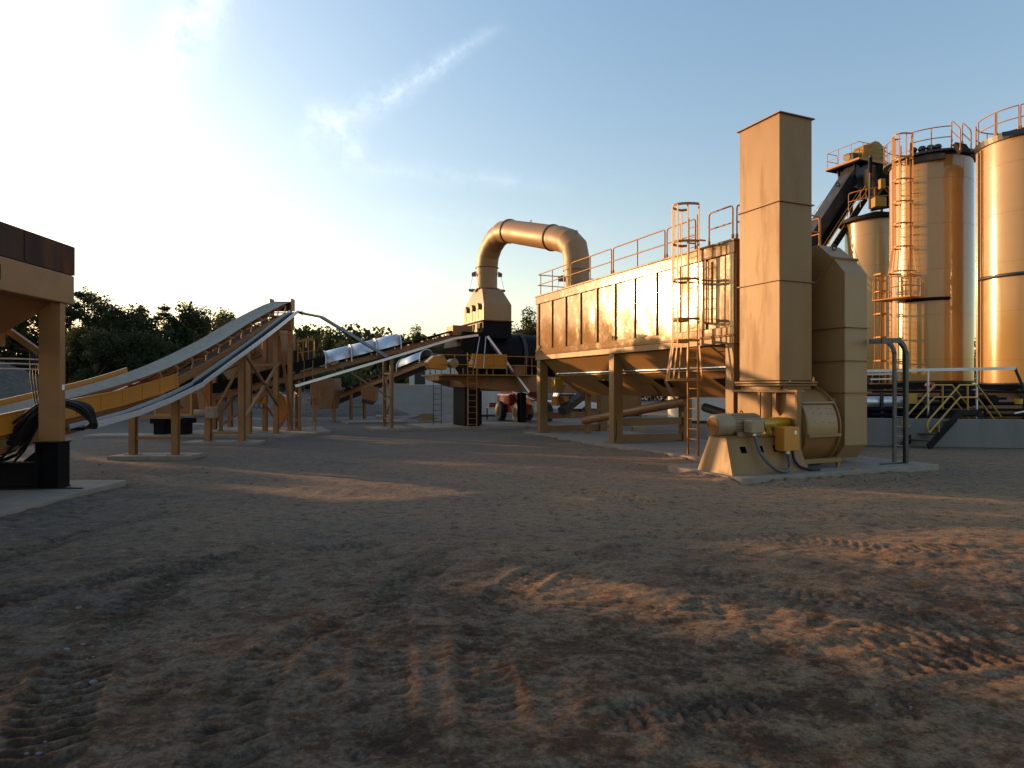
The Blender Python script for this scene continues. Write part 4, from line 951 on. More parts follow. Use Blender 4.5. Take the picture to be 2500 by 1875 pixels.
for s in (-1, 1):
    c = kp(0, 0)+X3*s*(rD+.02); br = part('spring_bracket', MB().prism([c+Z3*8.42, c+Z3*8.72+X3*0, c+Z3*8.62+X3*s*.24, c+Z3*8.42+X3*s*.24], (0, .1, 0)), 'dull', t)
    f = kp(0, 0)+X3*s*(rD+.14); part('foot', MB().prism([f+Z3*7.62, f+Z3*7.72, f+Z3*7.70+X3*s*.3, f+Z3*7.60+X3*s*.28, f+Z3*7.55+X3*s*.1], (0, .22, 0)), 'dull', t)
    part('tie_rod', MB().tube([c+Z3*8.45+X3*s*.18, f+Z3*7.7+X3*s*.22], .012, 5), 'alu', t)
br = kp(1, 0)-X3*(rD+.02); part('spring_bracket', MB().prism([br+Z3*7.05, br+Z3*7.35, br+Z3*7.25-X3*.24, br+Z3*7.05-X3*.24], (0, .1, 0)), 'dull', t); part('tie_rod', MB().tube([br+Z3*7.1-X3*.2, br+Z3*6.5-X3*.32], .012, 5), 'alu', t)
n_ = Vector((0, 0, 1))
for p in (e1_[3].lerp(e1_[4], .6), J1.lerp(J2, .52), e2_[2].lerp(e2_[3], .5)):
    off = rD if p is not e2_ else rD
    q = p+Vector((0, 0, rD-.01)) if abs(p.z-J1.z) < 1.2 or p.x < 1.8 else p+Vector((0, 0, rD*.75))+side*rD*.62
    e = MB(); eye(e, q, .07, .016, side); part('lifting_eye', e, 'darkst', t)

# ---------------------------------------------------------------- dust collector
BP = BF.P; L_, W_ = 12.9, 3.65
t = thing('dust_collector', 'long glossy tan dust collector on tan legs, ten ribbed panels reflecting the low sun', 'dust collector', BP(6, 1.8, .1))
mb = MB().box(BF, .0, L_, .07, W_-.02, 3.9, 6.34); part('casing', mb, 'panel', t)
ribs = [.0+.13]+[1.27*k for k in range(1, 10)]+[L_-.1]
ribs = [.09, 1.27, 2.50, 3.74, 5.02, 6.28, 7.56, 8.84, 10.10, 11.38, 12.74]
for i, a in enumerate(ribs):
    w = .10 if i in (0, 10) else .085
    part('panel_rib', MB().box(BF, a-w, a+w, 0.004, .069, 3.93, 6.02), 'panel', t, bevel=.008)
r = random.Random(4)
for i in range(10):                                                             # sheet panels, each very slightly dished
    a0, a1 = ribs[i]+.09, ribs[i+1]-.09; vs = []; n = 8; amp = r.uniform(-.012, .018)
    for k in range(n+1):
        for j in range(n+1):
            u, v = k/n, j/n; vs.append(BP(a0+(a1-a0)*u, .060-amp*.5*math.sin(math.pi*u)*math.sin(math.pi*v)-.006*math.sin(5*v+i)*math.sin(math.pi*u), 3.94+2.07*v))
    part('wall_panel', MB().add(vs, [(k*(n+1)+j, (k+1)*(n+1)+j, (k+1)*(n+1)+j+1, k*(n+1)+j+1) for k in range(n) for j in range(n)], True), 'panel', t)
part('top_band', MB().box(BF, -.03, L_+.03, -.01, .14, 6.022, 6.36), 'panel', t, bevel=.012)
part('roof', MB().box(BF, -.05, L_+.05, -.04, W_, 6.361, 6.42), 'tan', t, bevel=.01)
part('lower_band', MB().box(BF, -.02, L_+.02, -.004, .13, 3.70, 3.928).box(BF, -.02, L_+.02, -.03, .13, 3.655, 3.698), 'panel', t, bevel=.012)
part('sill_beam', MB().box(BF, -.02, L_+.02, -.012, .16, 3.44, 3.653), 'tan', t, bevel=.012)
part('sill_beam', MB().box(BF, -.02, L_+.02, W_-.16, W_, 3.44, 3.9), 'tan', t)
part('end_wall', MB().box(BF, -.06, -.004, .04, W_-.04, 3.44, 6.34), 'dull', t)
part('door_frame', MB().box(BF, 1.03, 1.10, -.03, .0, 4.1, 5.95), 'tan', t, bevel=.01)
for a in (12.6, 6.35): part('latch', MB().box(BF, a-.03, a+.03, -.025, .0, 3.97, 4.12).box(BF, a-.16, a-.12, -.02, 0, 3.99, 4.08), 'darkst', t)
# legs
for a0 in (.02, 6.28, 12.5):
    for b0 in (.02, W_-.42):
        mb = MB().box(BF, a0, a0+.34, b0, b0+.40, .10, 3.438); part('leg', mb, 'tan', t, bevel=.012)
        part('foot_plate', MB().box(BF, a0-.08, a0+.42, b0-.09, b0+.49, .101, .13), 'tan', t)
    for z0 in (.13, .74): part('cross_beam', MB().box(BF, a0+.08, a0+.26, .44, W_-.44, z0, z0+.28), 'dull', t)
part('pipe_leg', MB().box(BF, 11.2, 11.4, 1.75, 1.95, .1, 2.0), 'tan', t)
# hopper trough
a0, a1 = .42, 12.4
S1 = [(.13, 3.43), (.66, 2.70), (1.42, 1.86), (2.1, 1.86), (2.85, 2.70), (3.5, 3.43)]
vs = [BP(a0, b, z) for b, z in S1]+[BP([12.4, 12.0, 11.2, 11.2, 12.0, 12.4][i], b, z) for i, (b, z) in enumerate(S1)]
part('hopper', MB().add(vs, [(i, i+1, i+7, i+6) for i in range(5)]+[(5, 4, 3, 2, 1, 0), (6, 7, 8, 9, 10, 11)]), 'tan', t, bevel=.01)
part('seam_flange', MB().box(BF, .4, 12.1, .60, .70, 2.70, 2.74), 'tan', t)
part('air_pipe', MB().tube([BP(.4, .56, 2.80), BP(12.0, .56, 2.80)], .035, 8), 'galv', t)
for i, a in enumerate((1.05, 4.15, 7.9)):
    q = [BP(a, .92, 2.50), BP(a+.62, .92, 2.50), BP(a+.48, 1.25, 2.02), BP(a+.3, 1.25, 2.02)]
    h = part('access_hatch', MB().prism([BP(a, .62, 2.46), BP(a+.55, .62, 2.46), BP(a+.55, 1.10, 2.2), BP(a, 1.10, 2.2)], Z3*.04), 'black', t)
    if i < 2: part('hatch_door', MB().prism([BP(a-.42, .60, 2.28), BP(a, .56, 2.66), BP(a+.1, 1.0, 1.98), BP(a-.26, 1.08, 1.62)], U3*-.03+V3*-.02), 'dull', h)
part('hatch_cover', MB().prism([BP(5.2, .98, 2.28), BP(6.1, .98, 2.28), BP(6.1, 1.3, 1.93), BP(5.2, 1.3, 1.93)], V3*-.08), 'tan', t)
part('auger_tube', MB().cyl(BF.P(10.6, 1.25, .72), BP(4.2, 1.7, 1.70), .17, 20), 'dull', t)
part('auger_tube', MB().cyl(BP(.8, 1.9, 1.0), BP(3.6, 2.0, 1.5), .15, 16), 'darkst', t)
mb = MB()
p0, p1 = WP(1372, 1004, 29.4), WP(1420, 966, 30.6); mb.beam(p0, p1, .4, .3); part('chute', mb, 'darkst', t)
mb = MB().box(BF, 11.9, 12.3, .5, 1.2, 1.35, 1.78); part('control_box', mb, 'orange', t, bevel=.012, label='orange control box behind the far leg')
mb = MB().box(BF, 11.85, 12.25, .45, .85, 2.2, 2.6); part('gear_box', mb, 'yellow', t, bevel=.03)
mb = MB().cyl(BP(.45, 1.0, 1.42), BP(1.0, 1.0, 1.42), .2, 16); part('motor_cover', mb, 'yellow', t, label='dull yellow motor cover behind the near leg')
mb = MB().cyl(BP(12.0, 1.0, 1.1), BP(11.5, 1.2, .9), .14, 12); part('drive_motor', mb, 'motor', t)
mb = MB()
for k in range(4): mb.tube([BP(11.9, .7+.1*k, 2.3), BP(11.95, .6+.08*k, 1.9), BP(11.7, .7+.07*k, 1.3), BP(11.9, .9, .95-.04*k)], .016, 5)
part('cable', mb, 'cable', t)
part('leg_conduit', MB().tube([BP(6.24, .1, 1.0), BP(6.24, .12, .5), BP(6.24, .04, .14)], .014, 5), 'cable', t)
# roof rails
def rseg(pts, n): part('handrail', rail(MB(), [BP(a, b, 6.42) for a, b in pts], .97, .024, posts=n), 'railpaint', t)
rseg([(12.8, 3.4), (12.8, .06), (9.75, .06)], 3)
rseg([(9.62, .06), (6.5, .06)], 1); rseg([(6.38, .06), (3.25, .06)], 1); rseg([(3.14, .06), (1.72, .06)], 1); rseg([(1.10, .06), (.10, .06)], 0); rseg([(-.0, .12), (-.0, 3.35)], 1)
rseg([(.1, 3.5), (9, 3.5)], 5)
# ladder and cage
la, lb = 1.42, -.27
lad = part('caged_ladder', ladder(MB(), BP(la, lb, .14), BP(la, lb, 7.35), U3*.46, r=.026), 'railpaint', t)
mb = MB(); cage(mb, BP(la, lb, 0), U3, V3*-1, (2.42, 3.58, 4.22, 5.40, 6.52, 7.62), flare=True, rad=.40, nv=6, hoopw=.075); part('cage', mb, 'railpaint', lad)
for z in (3.0, 5.4, 6.6): part('stand_off', MB().beam(BP(la-.23, lb, z), BP(la-.23, .0, z), .04, .04).beam(BP(la+.23, lb, z), BP(la+.23, .0, z), .04, .04), 'railpaint', lad)

# ---------------------------------------------------------------- stack and blower
t = thing('exhaust_stack', 'tall square tan exhaust stack with thin flanged seams, standing on the blower', 'stack', BP(-1, .6, 2.3))
sa0, sa1, sb0, sb1 = -1.74, -.30, -.06, 1.08
cuts = [2.36, 4.52, 6.63, 9.28]
cuts = [2.36, 4.98, 7.03, 9.33]
for z0, z1 in zip(cuts, cuts[1:]):
    w = []; n = 8
    part('stack_section', MB().box(BF, sa0, sa1, sb0, sb1, z0+.013, z1-.013), 'tan', t, bevel=.008)
for z in cuts[1:3]: part('seam_flange', MB().box(BF, sa0-.05, sa1+.05, sb0-.05, sb1+.05, z-.012, z+.012), 'dull', t)
part('rim', MB().box(BF, sa0-.06, sa1+.06, sb0-.06, sb0-.001, 9.31, 9.335).box(BF, sa0-.06, sa1+.06, sb1+.001, sb1+.06, 9.31, 9.335).box(BF, sa0-.06, sa0-.001, sb0, sb1, 9.31, 9.335).box(BF, sa1+.001, sa1+.06, sb0, sb1, 9.31, 9.335), 'dull', t)
part('base_flange', MB().box(BF, sa0-.10, sa1+.10, sb0-.10, sb1+.10, 2.30, 2.35), 'tan', t, bevel=.006)
part('base_flange', MB().box(BF, sa0-.09, sa1+.09, sb0-.09, sb1+.09, 2.235, 2.275), 'tan', t, bevel=.006)
mb = MB()
t = thing('blower', 'big tan centrifugal blower with a rounded scroll housing under the square stack', 'blower', BP(-1.4, .6, .15))
fa0, fa1, fb = -2.41, -.22, -.05
part('side_plate', MB().box(BF, fa0, fa1, fb, fb+.03, .17, 2.06), 'tan', t)
part('top_rail', MB().box(BF, fa0-.02, fa1+.06, fb-.14, fb+.12, 2.062, 2.13), 'tan', t, bevel=.006)
part('corner_post', MB().box(BF, fa0-.02, fa0+.05, fb-.14, fb-.002, .15, 2.06), 'tan', t, bevel=.006)
part('stiffener', MB().box(BF, -1.18, -1.10, fb-.13, fb-.002, .6, 2.06), 'tan', t)
mb = MB().add([BP(-1.72, fb-.002, 2.06), BP(-1.30, fb-.002, 2.06), BP(-1.30, fb-.002, 1.6), BP(-1.55, fb-.002, 1.25), BP(-1.72, fb-.002, 1.4)], [(0, 1, 2, 3, 4)])
part('pointed_stiffener', MB().prism([BP(-1.75, fb-.002, 2.06), BP(-1.75, fb-.15, 2.06), BP(-1.75, fb-.15, 1.65), BP(-1.75, fb-.002, 1.45)], U3*.03), 'dull', t)
mb = MB(); n = 14
mb.add([BP(-1.02-.44*k/n, fb-.015-.10*math.sin(math.pi*k/n), z) for z in (.9, 2.055) for k in range(n+1)], [(k, k+1, n+2+k, n+1+k) for k in range(n)], True); part('bowed_cover', mb, 'tan', t)
part('outlet_neck', MB().box(BF, -1.72, -.33, -.04, 1.07, 2.131, 2.234), 'tan', t)
# scroll
sc = (-1.45, 1.16); Rs = 1.02; n = 40
def sp(an, b, r): return BP(sc[0]+math.cos(an)*r, b, sc[1]+math.sin(an)*r)
mb = MB(); prof = [sp(2*math.pi*k/n, .0, Rs*(1-.08*(.5-.5*math.cos(2*math.pi*k/n)) if 0 else Rs)) for k in range(n)]
mb.add([sp(2*math.pi*k/n, b, Rs) for b in (.0, 1.20) for k in range(n)], [(k, (k+1) % n, n+(k+1) % n, n+k) for k in range(n)], True)
mb.add([sp(2*math.pi*k/n, 1.2, Rs) for k in range(n)], [tuple(range(n))]); mb.add([sp(2*math.pi*k/n, .0, Rs) for k in range(n)], [tuple(range(n))])
part('scroll_housing', mb, 'tan', t)
for b0, b1 in ((.02, .05), (1.18, 1.22)):
    mb = MB(); vs = []
    for b in (b0, b1):
        for k in range(n//2+9): an = math.pi*.45+2*math.pi*k/n; vs += [sp(an, b, Rs-.01), sp(an, b, Rs+.075)]
    m = n//2+9; fs = []
    for k in range(m-1): fs += [(2*k, 2*k+1, 2*k+3, 2*k+2), (2*m+2*k, 2*m+2*k+2, 2*m+2*k+3, 2*m+2*k+1), (2*k+1, 2*m+2*k+1, 2*m+2*k+3, 2*k+3)]
    part('scroll_rim', mb.add(vs, fs), 'tan', t)
def cover(a_0, a_1, b0, b1, r0, r1, m=16):
    mb = MB(); vs = []
    for rr in (r0, r1):
        for b in (b0, b1):
            for k in range(m+1): vs.append(sp(a_0+(a_1-a_0)*k/m, b, rr))
    q = m+1; fs = []
    for k in range(m): fs += [(k, k+1, q+k+1, q+k), (2*q+k, 3*q+k, 3*q+k+1, 2*q+k+1), (k, 2*q+k, 2*q+k+1, k+1), (q+k, q+k+1, 3*q+k+1, 3*q+k)]
    fs += [(0, q, 3*q, 2*q), (m, 2*q+m, 3*q+m, q+m)]
    return mb.add(vs, fs, False)
part('scroll_cover', cover(R(146), R(188), .10, 1.14, Rs+.005, Rs+.035), 'ducts', t)
part('cover_lip', cover(R(187), R(191), .06, 1.19, Rs+.005, Rs+.12, 2), 'ducts', t); part('cover_lip', cover(R(143), R(145.5), .06, 1.19, Rs+.005, Rs+.09, 2), 'ducts', t)
mb = MB()
for b in (.35, .6, .85, 1.0):
    for an in (150, 158, 170): mb.ball(sp(R(an+b*3), b, Rs+.04), .013, 5)
part('cover_bolts', mb, 'darkst', t, kind=None)
mb = MB().prism([sp(R(200), .12, Rs-.03), BP(-2.12, .12, .52), BP(-2.05, .12, .24), BP(-.8, .12, .24), sp(R(270), .12, .7), ], V3*1.0); part('lower_casing', mb, 'tan', t, bevel=.01)
part('base_rail', MB().box(BF, -2.5, -.5, .05, .16, .30, .40).box(BF, -2.5, -.5, 1.1, 1.2, .30, .40), 'tan', t)
part('base_rail', MB().box(BF, -2.52, -2.44, -.04, 1.24, .28, .40), 'tan', t, bevel=.006)
for b in (.02, 1.14): part('stand', MB().box(BF, -2.5, -2.42, b, b+.08, .152, .28), 'tan', t)
part('warning_label', MB().box(BF, -2.08, -1.90, fb-.006, fb-.001, 1.36, 1.46), 'label', t)
part('warning_band', MB().box(BF, -2.075, -1.905, fb-.009, fb-.0065, 1.42, 1.445), 'labelr', t)
mb = MB()
for k in range(7): an = math.pi*(.15+.7*k/6); mb.ball(BP(-1.98+.24*math.cos(an), fb-.01, 1.1+.2*math.sin(an)), .014, 5)
part('plate_bolts', mb, 'darkst', t)
# pedestal
sA = -2.04; hz = 1.28
t = thing('motor_pedestal', 'tapered tan steel pedestal with three square holes under the blower motor', 'pedestal', BP(sA, -1.2, .15))
b0, b1, bt0 = -2.50, -.12, -2.36
tp = [(sA-.29, bt0), (sA+.29, bt0), (sA+.29, b1), (sA-.29, b1)]; bp_ = [(sA-.66, b0), (sA+.56, b0), (sA+.56, b1), (sA-.66, b1)]
mb = MB().add([BP(a, b, .152) for a, b in bp_]+[BP(a, b, 1.0) for a, b in tp], [(0, 1, 5, 4), (1, 2, 6, 5), (2, 3, 7, 6), (4, 5, 6, 7), (3, 2, 1, 0)])
HH = [(-1.95, .70), (-1.42, .70), (-.92, .70), (-.62, .96)]
# near sloping side with holes: built as strips round the openings
def slp(b, z): u = (z-.152)/.848; bb = b; return BP(sA-.66+(.37)*u, bb, z)
bs = [b0+.0, -2.04, -1.86, -1.51, -1.33, -1.01, -.83, b1]; zs = [.152, .63, .78, 1.0]
for i in range(7):
    for j in range(3):
        if j == 1 and i in (1, 3, 5): continue
        f = lambda b, z: slp(b if b > b0+.001 else b0+(bt0-b0)*(z-.152)/.848, z)
        mb.add([f(bs[i], zs[j]), f(bs[i+1], zs[j]), f(bs[i+1], zs[j+1]), f(bs[i], zs[j+1])], [(0, 1, 2, 3)])
part('pedestal_shell', mb, 'tan', t)
part('hole_backing', MB().box(BF, sA-.24, sA-.22, -2.2, -.4, .55, .9), 'black', t)
part('top_plate', MB().box(BF, sA-.33, sA+.33, bt0-.03, b1, 1.002, 1.025), 'tan', t, bevel=.004)
t = thing('blower_motor', 'cylindrical tan-grey electric motor with a round fan grille, on the pedestal', 'motor', BP(sA, -1.9, 1.03))
part('motor_body', MB().tube([BP(sA, -2.22, hz), BP(sA, -1.15, hz)], .245, 32), 'motor', t)
mb = MB()
for k in range(22):
    an = 2*math.pi*k/22; c, s_ = math.cos(an), math.sin(an)
    if s_ < -.75: continue
    mb.beam(BP(sA+c*.26, -2.0, hz+s_*.26), BP(sA+c*.26, -1.2, hz+s_*.26), .012, .04, side=Vector(BP(c, 0, s_)-BP(0, 0, 0)).cross(V3))
part('cooling_fins', mb, 'motor', t)
part('fan_cowl', MB().tube([BP(sA, -2.50, hz), BP(sA, -2.44, hz), BP(sA, -2.08, hz)], 0, 36, rs=[.215, .265, .285]), 'motor', t)
g = MB()
for rr in (.05, .10, .15, .195): g.tube([BP(sA+math.cos(2*math.pi*k/24)*rr, -2.518, hz+math.sin(2*math.pi*k/24)*rr) for k in range(24)], .009, 4, closed=True)
for k in range(6): an = math.pi/6+2*math.pi*k/6; g.beam(BP(sA, -2.512, hz), BP(sA+math.cos(an)*.2, -2.512, hz+math.sin(an)*.2), .008, .008)
part('fan_opening', MB().cyl(BP(sA, -2.508, hz), BP(sA, -2.501, hz), .2, 28), 'dull', t)
part('fan_grille', g, 'railpaint', t)
part('terminal_box', MB().box(BF, sA-.56, sA-.27, -1.82, -1.42, 1.10, 1.42), 'motor', t, bevel=.03)
part('end_bell', MB().tube([BP(sA, -1.15, hz), BP(sA, -1.02, hz)], 0, 28, rs=[.25, .15]), 'motor', t)
for a in (-.26, .2): part('motor_foot', MB().box(BF, sA+a, sA+a+.07, -1.95, -1.2, 1.026, 1.12), 'motor', t)
part('lifting_eye', eye(MB(), BP(sA, -1.62, hz+.245), .045, .014, V3), 'darkst', t)
t = thing('shaft_guard', 'yellow guard over the shaft between the motor and the blower', 'guard', BP(sA, -.6, 1.03))
part('coupling_guard', MB().cyl(BP(sA, -1.0, hz), BP(sA, -.66, hz), .15, 20), 'yellow', t)
part('shaft_tube', MB().tube([BP(sA, -.66, hz+.02), BP(sA, -.12, hz+.02), BP(sA, -.06, hz+.02)], 0, 24, rs=[.14, .135, .1]), 'yellow', t)
part('guard_stand', MB().box(BF, sA-.13, sA+.13, -.93, -.80, 1.027, 1.2), 'yellow', t); part('guard_stand', MB().prism([BP(sA-.17, -.68, 1.027), BP(sA+.17, -.68, 1.027), BP(sA+.14, -.68, 1.40), BP(sA-.14, -.68, 1.40)], V3*.02), 'yellow', t)
part('bearing_block', MB().box(BF, sA-.16, sA+.16, -.5, -.35, 1.027, 1.15), 'tan', t, bevel=.02)
part('hub_cone', MB().tube([BP(sA, -.04, hz), BP(sA, -.055-.02, hz)], 0, 24, rs=[.3, .2]), 'tan', t)
t = thing('junction_box', 'orange-yellow electrical box with a small warning label, fixed beside the pedestal', 'electrical box', BP(-2.68, -.7, .68))
part('box_body', MB().box(BF, -2.74, -2.46, -.96, -.46, .66, 1.24), 'orange', t, bevel=.012)
part('box_door', MB().box(BF, -2.757, -2.742, -.955, -.465, .67, 1.23), 'orange', t, bevel=.004)
part('warning_label', MB().box(BF, -2.763, -2.758, -.63, -.56, 1.06, 1.15), 'label', t); part('warning_band', MB().box(BF, -2.763, -2.758, -.63, -.56, 1.155, 1.18), 'labelr', t)
part('post', MB().box(BF, -2.45, -2.38, -.75, -.68, .152, 1.1), 'tan', t)
def cr(pts, n=6):
    out = []
    for i in range(len(pts)-1):
        p0 = pts[max(0, i-1)]; p1 = pts[i]; p2 = pts[i+1]; p3 = pts[min(len(pts)-1, i+2)]
        for q in range(n):
            u = q/n; out.append(.5*((2*p1)+(p2-p0)*u+(2*p0-5*p1+4*p2-p3)*u*u+(3*p1-p0-3*p2+p3)*u**3))
    return out+[pts[-1]]
t = thing('flexible_conduit', 'thick grey flexible conduit looping down from the motor and up to the orange box', 'conduit', BP(-2.9, -1.2, .2))
lp = cr([BP(-2.46, -1.62, 1.09), BP(-2.50, -1.62, .98), BP(-2.66, -1.60, .62), BP(-2.84, -1.42, .32), BP(-2.88, -1.12, .2), BP(-2.82, -.86, .28), BP(-2.68, -.74, .48), BP(-2.62, -.72, .60)], 8)
mb = MB().tube(lp, .042, 12)
part('hose', mb, 'conduit', t)
part('fitting', MB().cyl(BP(-2.46, -1.62, 1.03), BP(-2.46, -1.62, 1.10), .06, 12), 'galv', t); part('fitting', MB().cyl(BP(-2.62, -.72, .585), BP(-2.62, -.72, .665), .06, 12), 'galv', t)
t = thing('black_conduit', 'short black conduit dropping from the orange box onto the pad', 'conduit', BP(-2.6, -.5, .15))
part('hose', MB().tube(cr([BP(-2.62, -.55, .66), BP(-2.64, -.52, .45), BP(-2.72, -.40, .26), BP(-2.82, -.12, .18), BP(-2.85, .1, .175)]), .035, 10), 'cable', t)
single('yellow_tag', MB().box(BF, -2.98, -2.86, 1.15, 1.32, .152, .165), 'yellow', 'tiny yellow tag lying on the edge of the blower pad', 'tag', loc=BP(-2.9, 1.2, .15))
# ---------------------------------------------------------------- elbow duct into the blower
t = thing('inlet_duct', 'boxy tan duct right of the stack, bending down from the dust collector to the blower', 'duct', BP(-1.7, 2.2, .3))
d0, d1 = 1.757, 2.60
def dsec(pts, nm, **k): return part(nm, MB().prism([BP(a, d0, z) for a, z in pts], V3*(d1-d0)), 'ducts', t, bevel=.01, **k)
dsec([(-.01, 6.12), (-1.34, 6.12), (-1.82, 5.69), (-1.10, 4.88), (-.9, 4.75), (-.01, 4.6)], 'upper_bend')
dsec([(-1.84, 5.665), (-2.20, 5.23), (-2.20, 3.80), (-1.10, 3.80), (-1.10, 4.865)], 'lower_bend')
dsec([(-2.20, 3.785), (-2.20, 2.92), (-1.10, 2.92), (-1.10, 3.785)], 'duct_section')
dsec([(-2.20, 2.905), (-2.20, 2.07), (-1.10, 2.07), (-1.10, 2.905)], 'duct_section')
dsec([(-2.20, 2.055), (-2.20, .66), (-1.9, .28), (-.4, .28), (-.4, 2.055)], 'bottom_section')
for z in (3.7925, 2.9125, 2.0625): part('seam_flange', MB().box(BF, -2.28, -1.02, d0-.07, d1+.07, z-.012, z+.012), 'ducts', t)
part('mitre_flange', MB().prism([BP(-1.86, d0-.06, 5.72), BP(-1.90, d0-.06, 5.69), BP(-1.08, d0-.06, 4.80), BP(-1.04, d0-.06, 4.84)], V3*(d1-d0+.12)), 'ducts', t)
part('lifting_eye', eye(MB(), BP(-1.5, 2.2, 5.98), .075, .018, V3), 'darkst', t)
part('connector', MB().box(BF, -1.95, -.6, 1.22, d0-.002, .5, 1.9), 'ducts', t)
for z in (3.0, 2.15): part('side_bracket', MB().box(BF, -1.95, -1.3, d1+.002, d1+.16, z, z+.2), 'ducts', t)

# tall cable ladder bent down onto the pad
t = thing('cable_ladder', 'grey cable ladder coming off the boxy duct and bending straight down to the pad', 'cable ladder', BP(-2.5, 3.5, .15))
def crail(a): return [BP(a, d1+.0, 3.42), BP(a, 3.22, 3.44), BP(a, 3.38, 3.39), BP(a, 3.50, 3.27), BP(a, 3.56, 3.10), BP(a, 3.57, 2.9), BP(a, 3.57, .155)]
for a, m_, w in ((-2.28, 'conduit', .06), (-2.62, 'bluegrey', .06)):
    mb = MB(); pth = cr(crail(a), 4)[:-4]+[BP(a, 3.57, .155)]
    for p, q in zip(pth, pth[1:]): mb.beam(p, q, .04, .13, side=U3)
    part('side_rail', mb, m_, t)
mb = MB(); z = .35
while z < 3.1: mb.beam(BP(-2.30, 3.57, z), BP(-2.60, 3.57, z), .03, .02); z += .26
part('rungs', mb, 'alu', t)
mb = MB()
for k in range(3): mb.tube(cr([BP(-2.57-.03*k, 3.3, 3.40), BP(-2.57-.03*k, 3.49, 3.2), BP(-2.57-.03*k, 3.52, 2.9), BP(-2.57-.03*k, 3.52, .3), BP(-2.57-.03*k, 3.4, .17), BP(-2.57, 2.6, .17)]), .016, 5)
part('cable', mb, 'cable', t)

# ---------------------------------------------------------------- silos
def silo(cx, cy, R_, z0, z1, label, name='storage_silo', bands=(), ringc='bluegrey', cone=True):
    t = thing(name, label, 'silo', (cx, cy, z0))
    mb = MB(); q = 56; prof = [(R_, z0+.0), (R_, z1)]
    mb.lathe((cx, cy), prof, 72); part('shell', mb, 'silo', t)
    part('roof', MB().lathe((cx, cy), [(R_+.06, z1-.02), (R_+.06, z1+.20), (R_-.05, z1+.30), (.3, z1+.75), (0, z1+.78)], 48, False), ringc, t)
    part('bottom_ring', MB().ring((cx, cy, z0+.03), (0, 0, 1), R_-.3, R_+.03, .1, 56), 'darkst', t)
    part('cone', MB().lathe((cx, cy), [(R_-.05, z0), (.5, z0-1.2), (.3, z0-1.3)], 40), 'darkst', t)
    for k in range(5):
        z = z0+(z1-z0)*(k+.5)/5; part('cladding_seam', MB().ring((cx, cy, z), (0, 0, 1), R_-.01, R_+.004, .012, 64), 'dull', t)
    for k in range(4):
        an = math.pi/4+k*math.pi/2; part('leg', MB().box(Fr(cx+math.cos(an)*(R_-.3), cy+math.sin(an)*(R_-.3), 0), -.14, .14, -.14, .14, 0, z0), 'darkst', t)
    return t
def arcpts(cx, cy, r, a0, a1, z, n): return [Vector((cx+r*math.cos(R(a0+(a1-a0)*k/n)), cy+r*math.sin(R(a0+(a1-a0)*k/n)), z)) for k in range(n+1)]
AX, AY, AR, AT = 20.75, 32.5, 1.77, 13.15
BX, BY, BR = 22.3, 28.3, 1.8
CX_, CY_, CR = 23.3, 42.0, 1.77
tA = silo(AX, AY, AR, 2.42, AT, 'middle tall glossy tan silo with a caged ladder on its left side')
BT = 12.62; CT = 12.65
tB = silo(BX, BY, BR, 2.3, BT, 'nearest tall tan silo, cut off by the right edge of the photo')
tC = silo(CX_, CY_, CR, 3.0, CT, 'farthest tan silo, under the sloping slat conveyor', ringc='black')
# ring platforms and rails on top
zt = AT+.22
part('top_platform', MB().lathe((AX, AY), [(AR-.3, zt-.12), (AR+.28, zt-.12), (AR+.28, zt-.04), (AR-.3, zt-.04)], 56, False), 'bluegrey', tA)
part('top_platform', MB().lathe((BX, BY), [(BR-.3, BT-.02), (BR+.08, BT-.02), (BR+.12, BT+.22), (BR-.3, BT+.24)], 56, False), 'bluegrey', tB)
part('top_platform', MB().lathe((CX_, CY_), [(CR-.3, CT+.0), (CR+.35, CT+.0), (CR+.35, CT+.22), (CR-.3, CT+.22)], 48, False), 'black', tC)
def crail_(t, cx, cy, r, a0, a1, posts, z=None, h=1.0): part('handrail', rail(MB(), arcpts(cx, cy, r, a0, a1, z or zt, 12), h, .026, posts=posts), 'railpaint', t)
crail_(tA, AX, AY, AR+.22, 215, 262, 1); crail_(tA, AX, AY, AR+.22, 150, 190, 1); crail_(tA, AX, AY, AR+.22, 60, 145, 3)
crail_(tB, BX, BY, BR+.06, 163, 195, 0, z=BT+.22); crail_(tB, BX, BY, BR+.06, 197, 222, 0, z=BT+.22); crail_(tB, BX, BY, BR+.06, 224, 252, 0, z=BT+.22); crail_(tB, BX, BY, BR+.06, 60, 150, 3, z=BT+.22)
part('side_flap', MB().prism([Vector((BX-1.9, BY-1.0, BT+.17)), Vector((BX-.4, BY-1.95, BT+.17)), Vector((BX-.4, BY-2.05, BT-.03)), Vector((BX-1.95, BY-1.1, BT-.03))], (0, 0, .03)), 'bluegrey', tB)
t = thing('roof_walkway', 'dark walkway with tan rails bridging the tops of the two nearest silos', 'walkway', (21.3, 30.4, zt))
d = Vector((BX-AX, BY-AY, 0)).normalized(); n0 = Vector((d.y, -d.x, 0))
p0 = Vector((AX, AY, zt))+d*(AR+.25)-n0*.0; p1 = Vector((BX, BY, BT+.22))-d*(BR+.25)
off = n0*.95
part('deck', MB().beam(p0+off+d*.1, p1+off, .7, .18), 'black', t)
for s in (.6, 1.3): part('handrail', rail(MB(), [p0+n0*s+Z3*.11, p1+n0*s+Z3*.11], 1.0, .026, posts=0), 'railpaint', t)
mb = MB()
for k, (x, y) in enumerate(((-1.5, -1.05), (-1.2, -1.25), (-.9, -1.4), (-.62, -1.5))): mb.ball((AX+x, AY+y, zt+.18), .19, 8, (1, 1, .8)); mb.cyl((AX+x, AY+y, zt-.05), (AX+x, AY+y, zt+.3), .12, 10)
part('vent_motors', mb, 'bluegrey', tA)
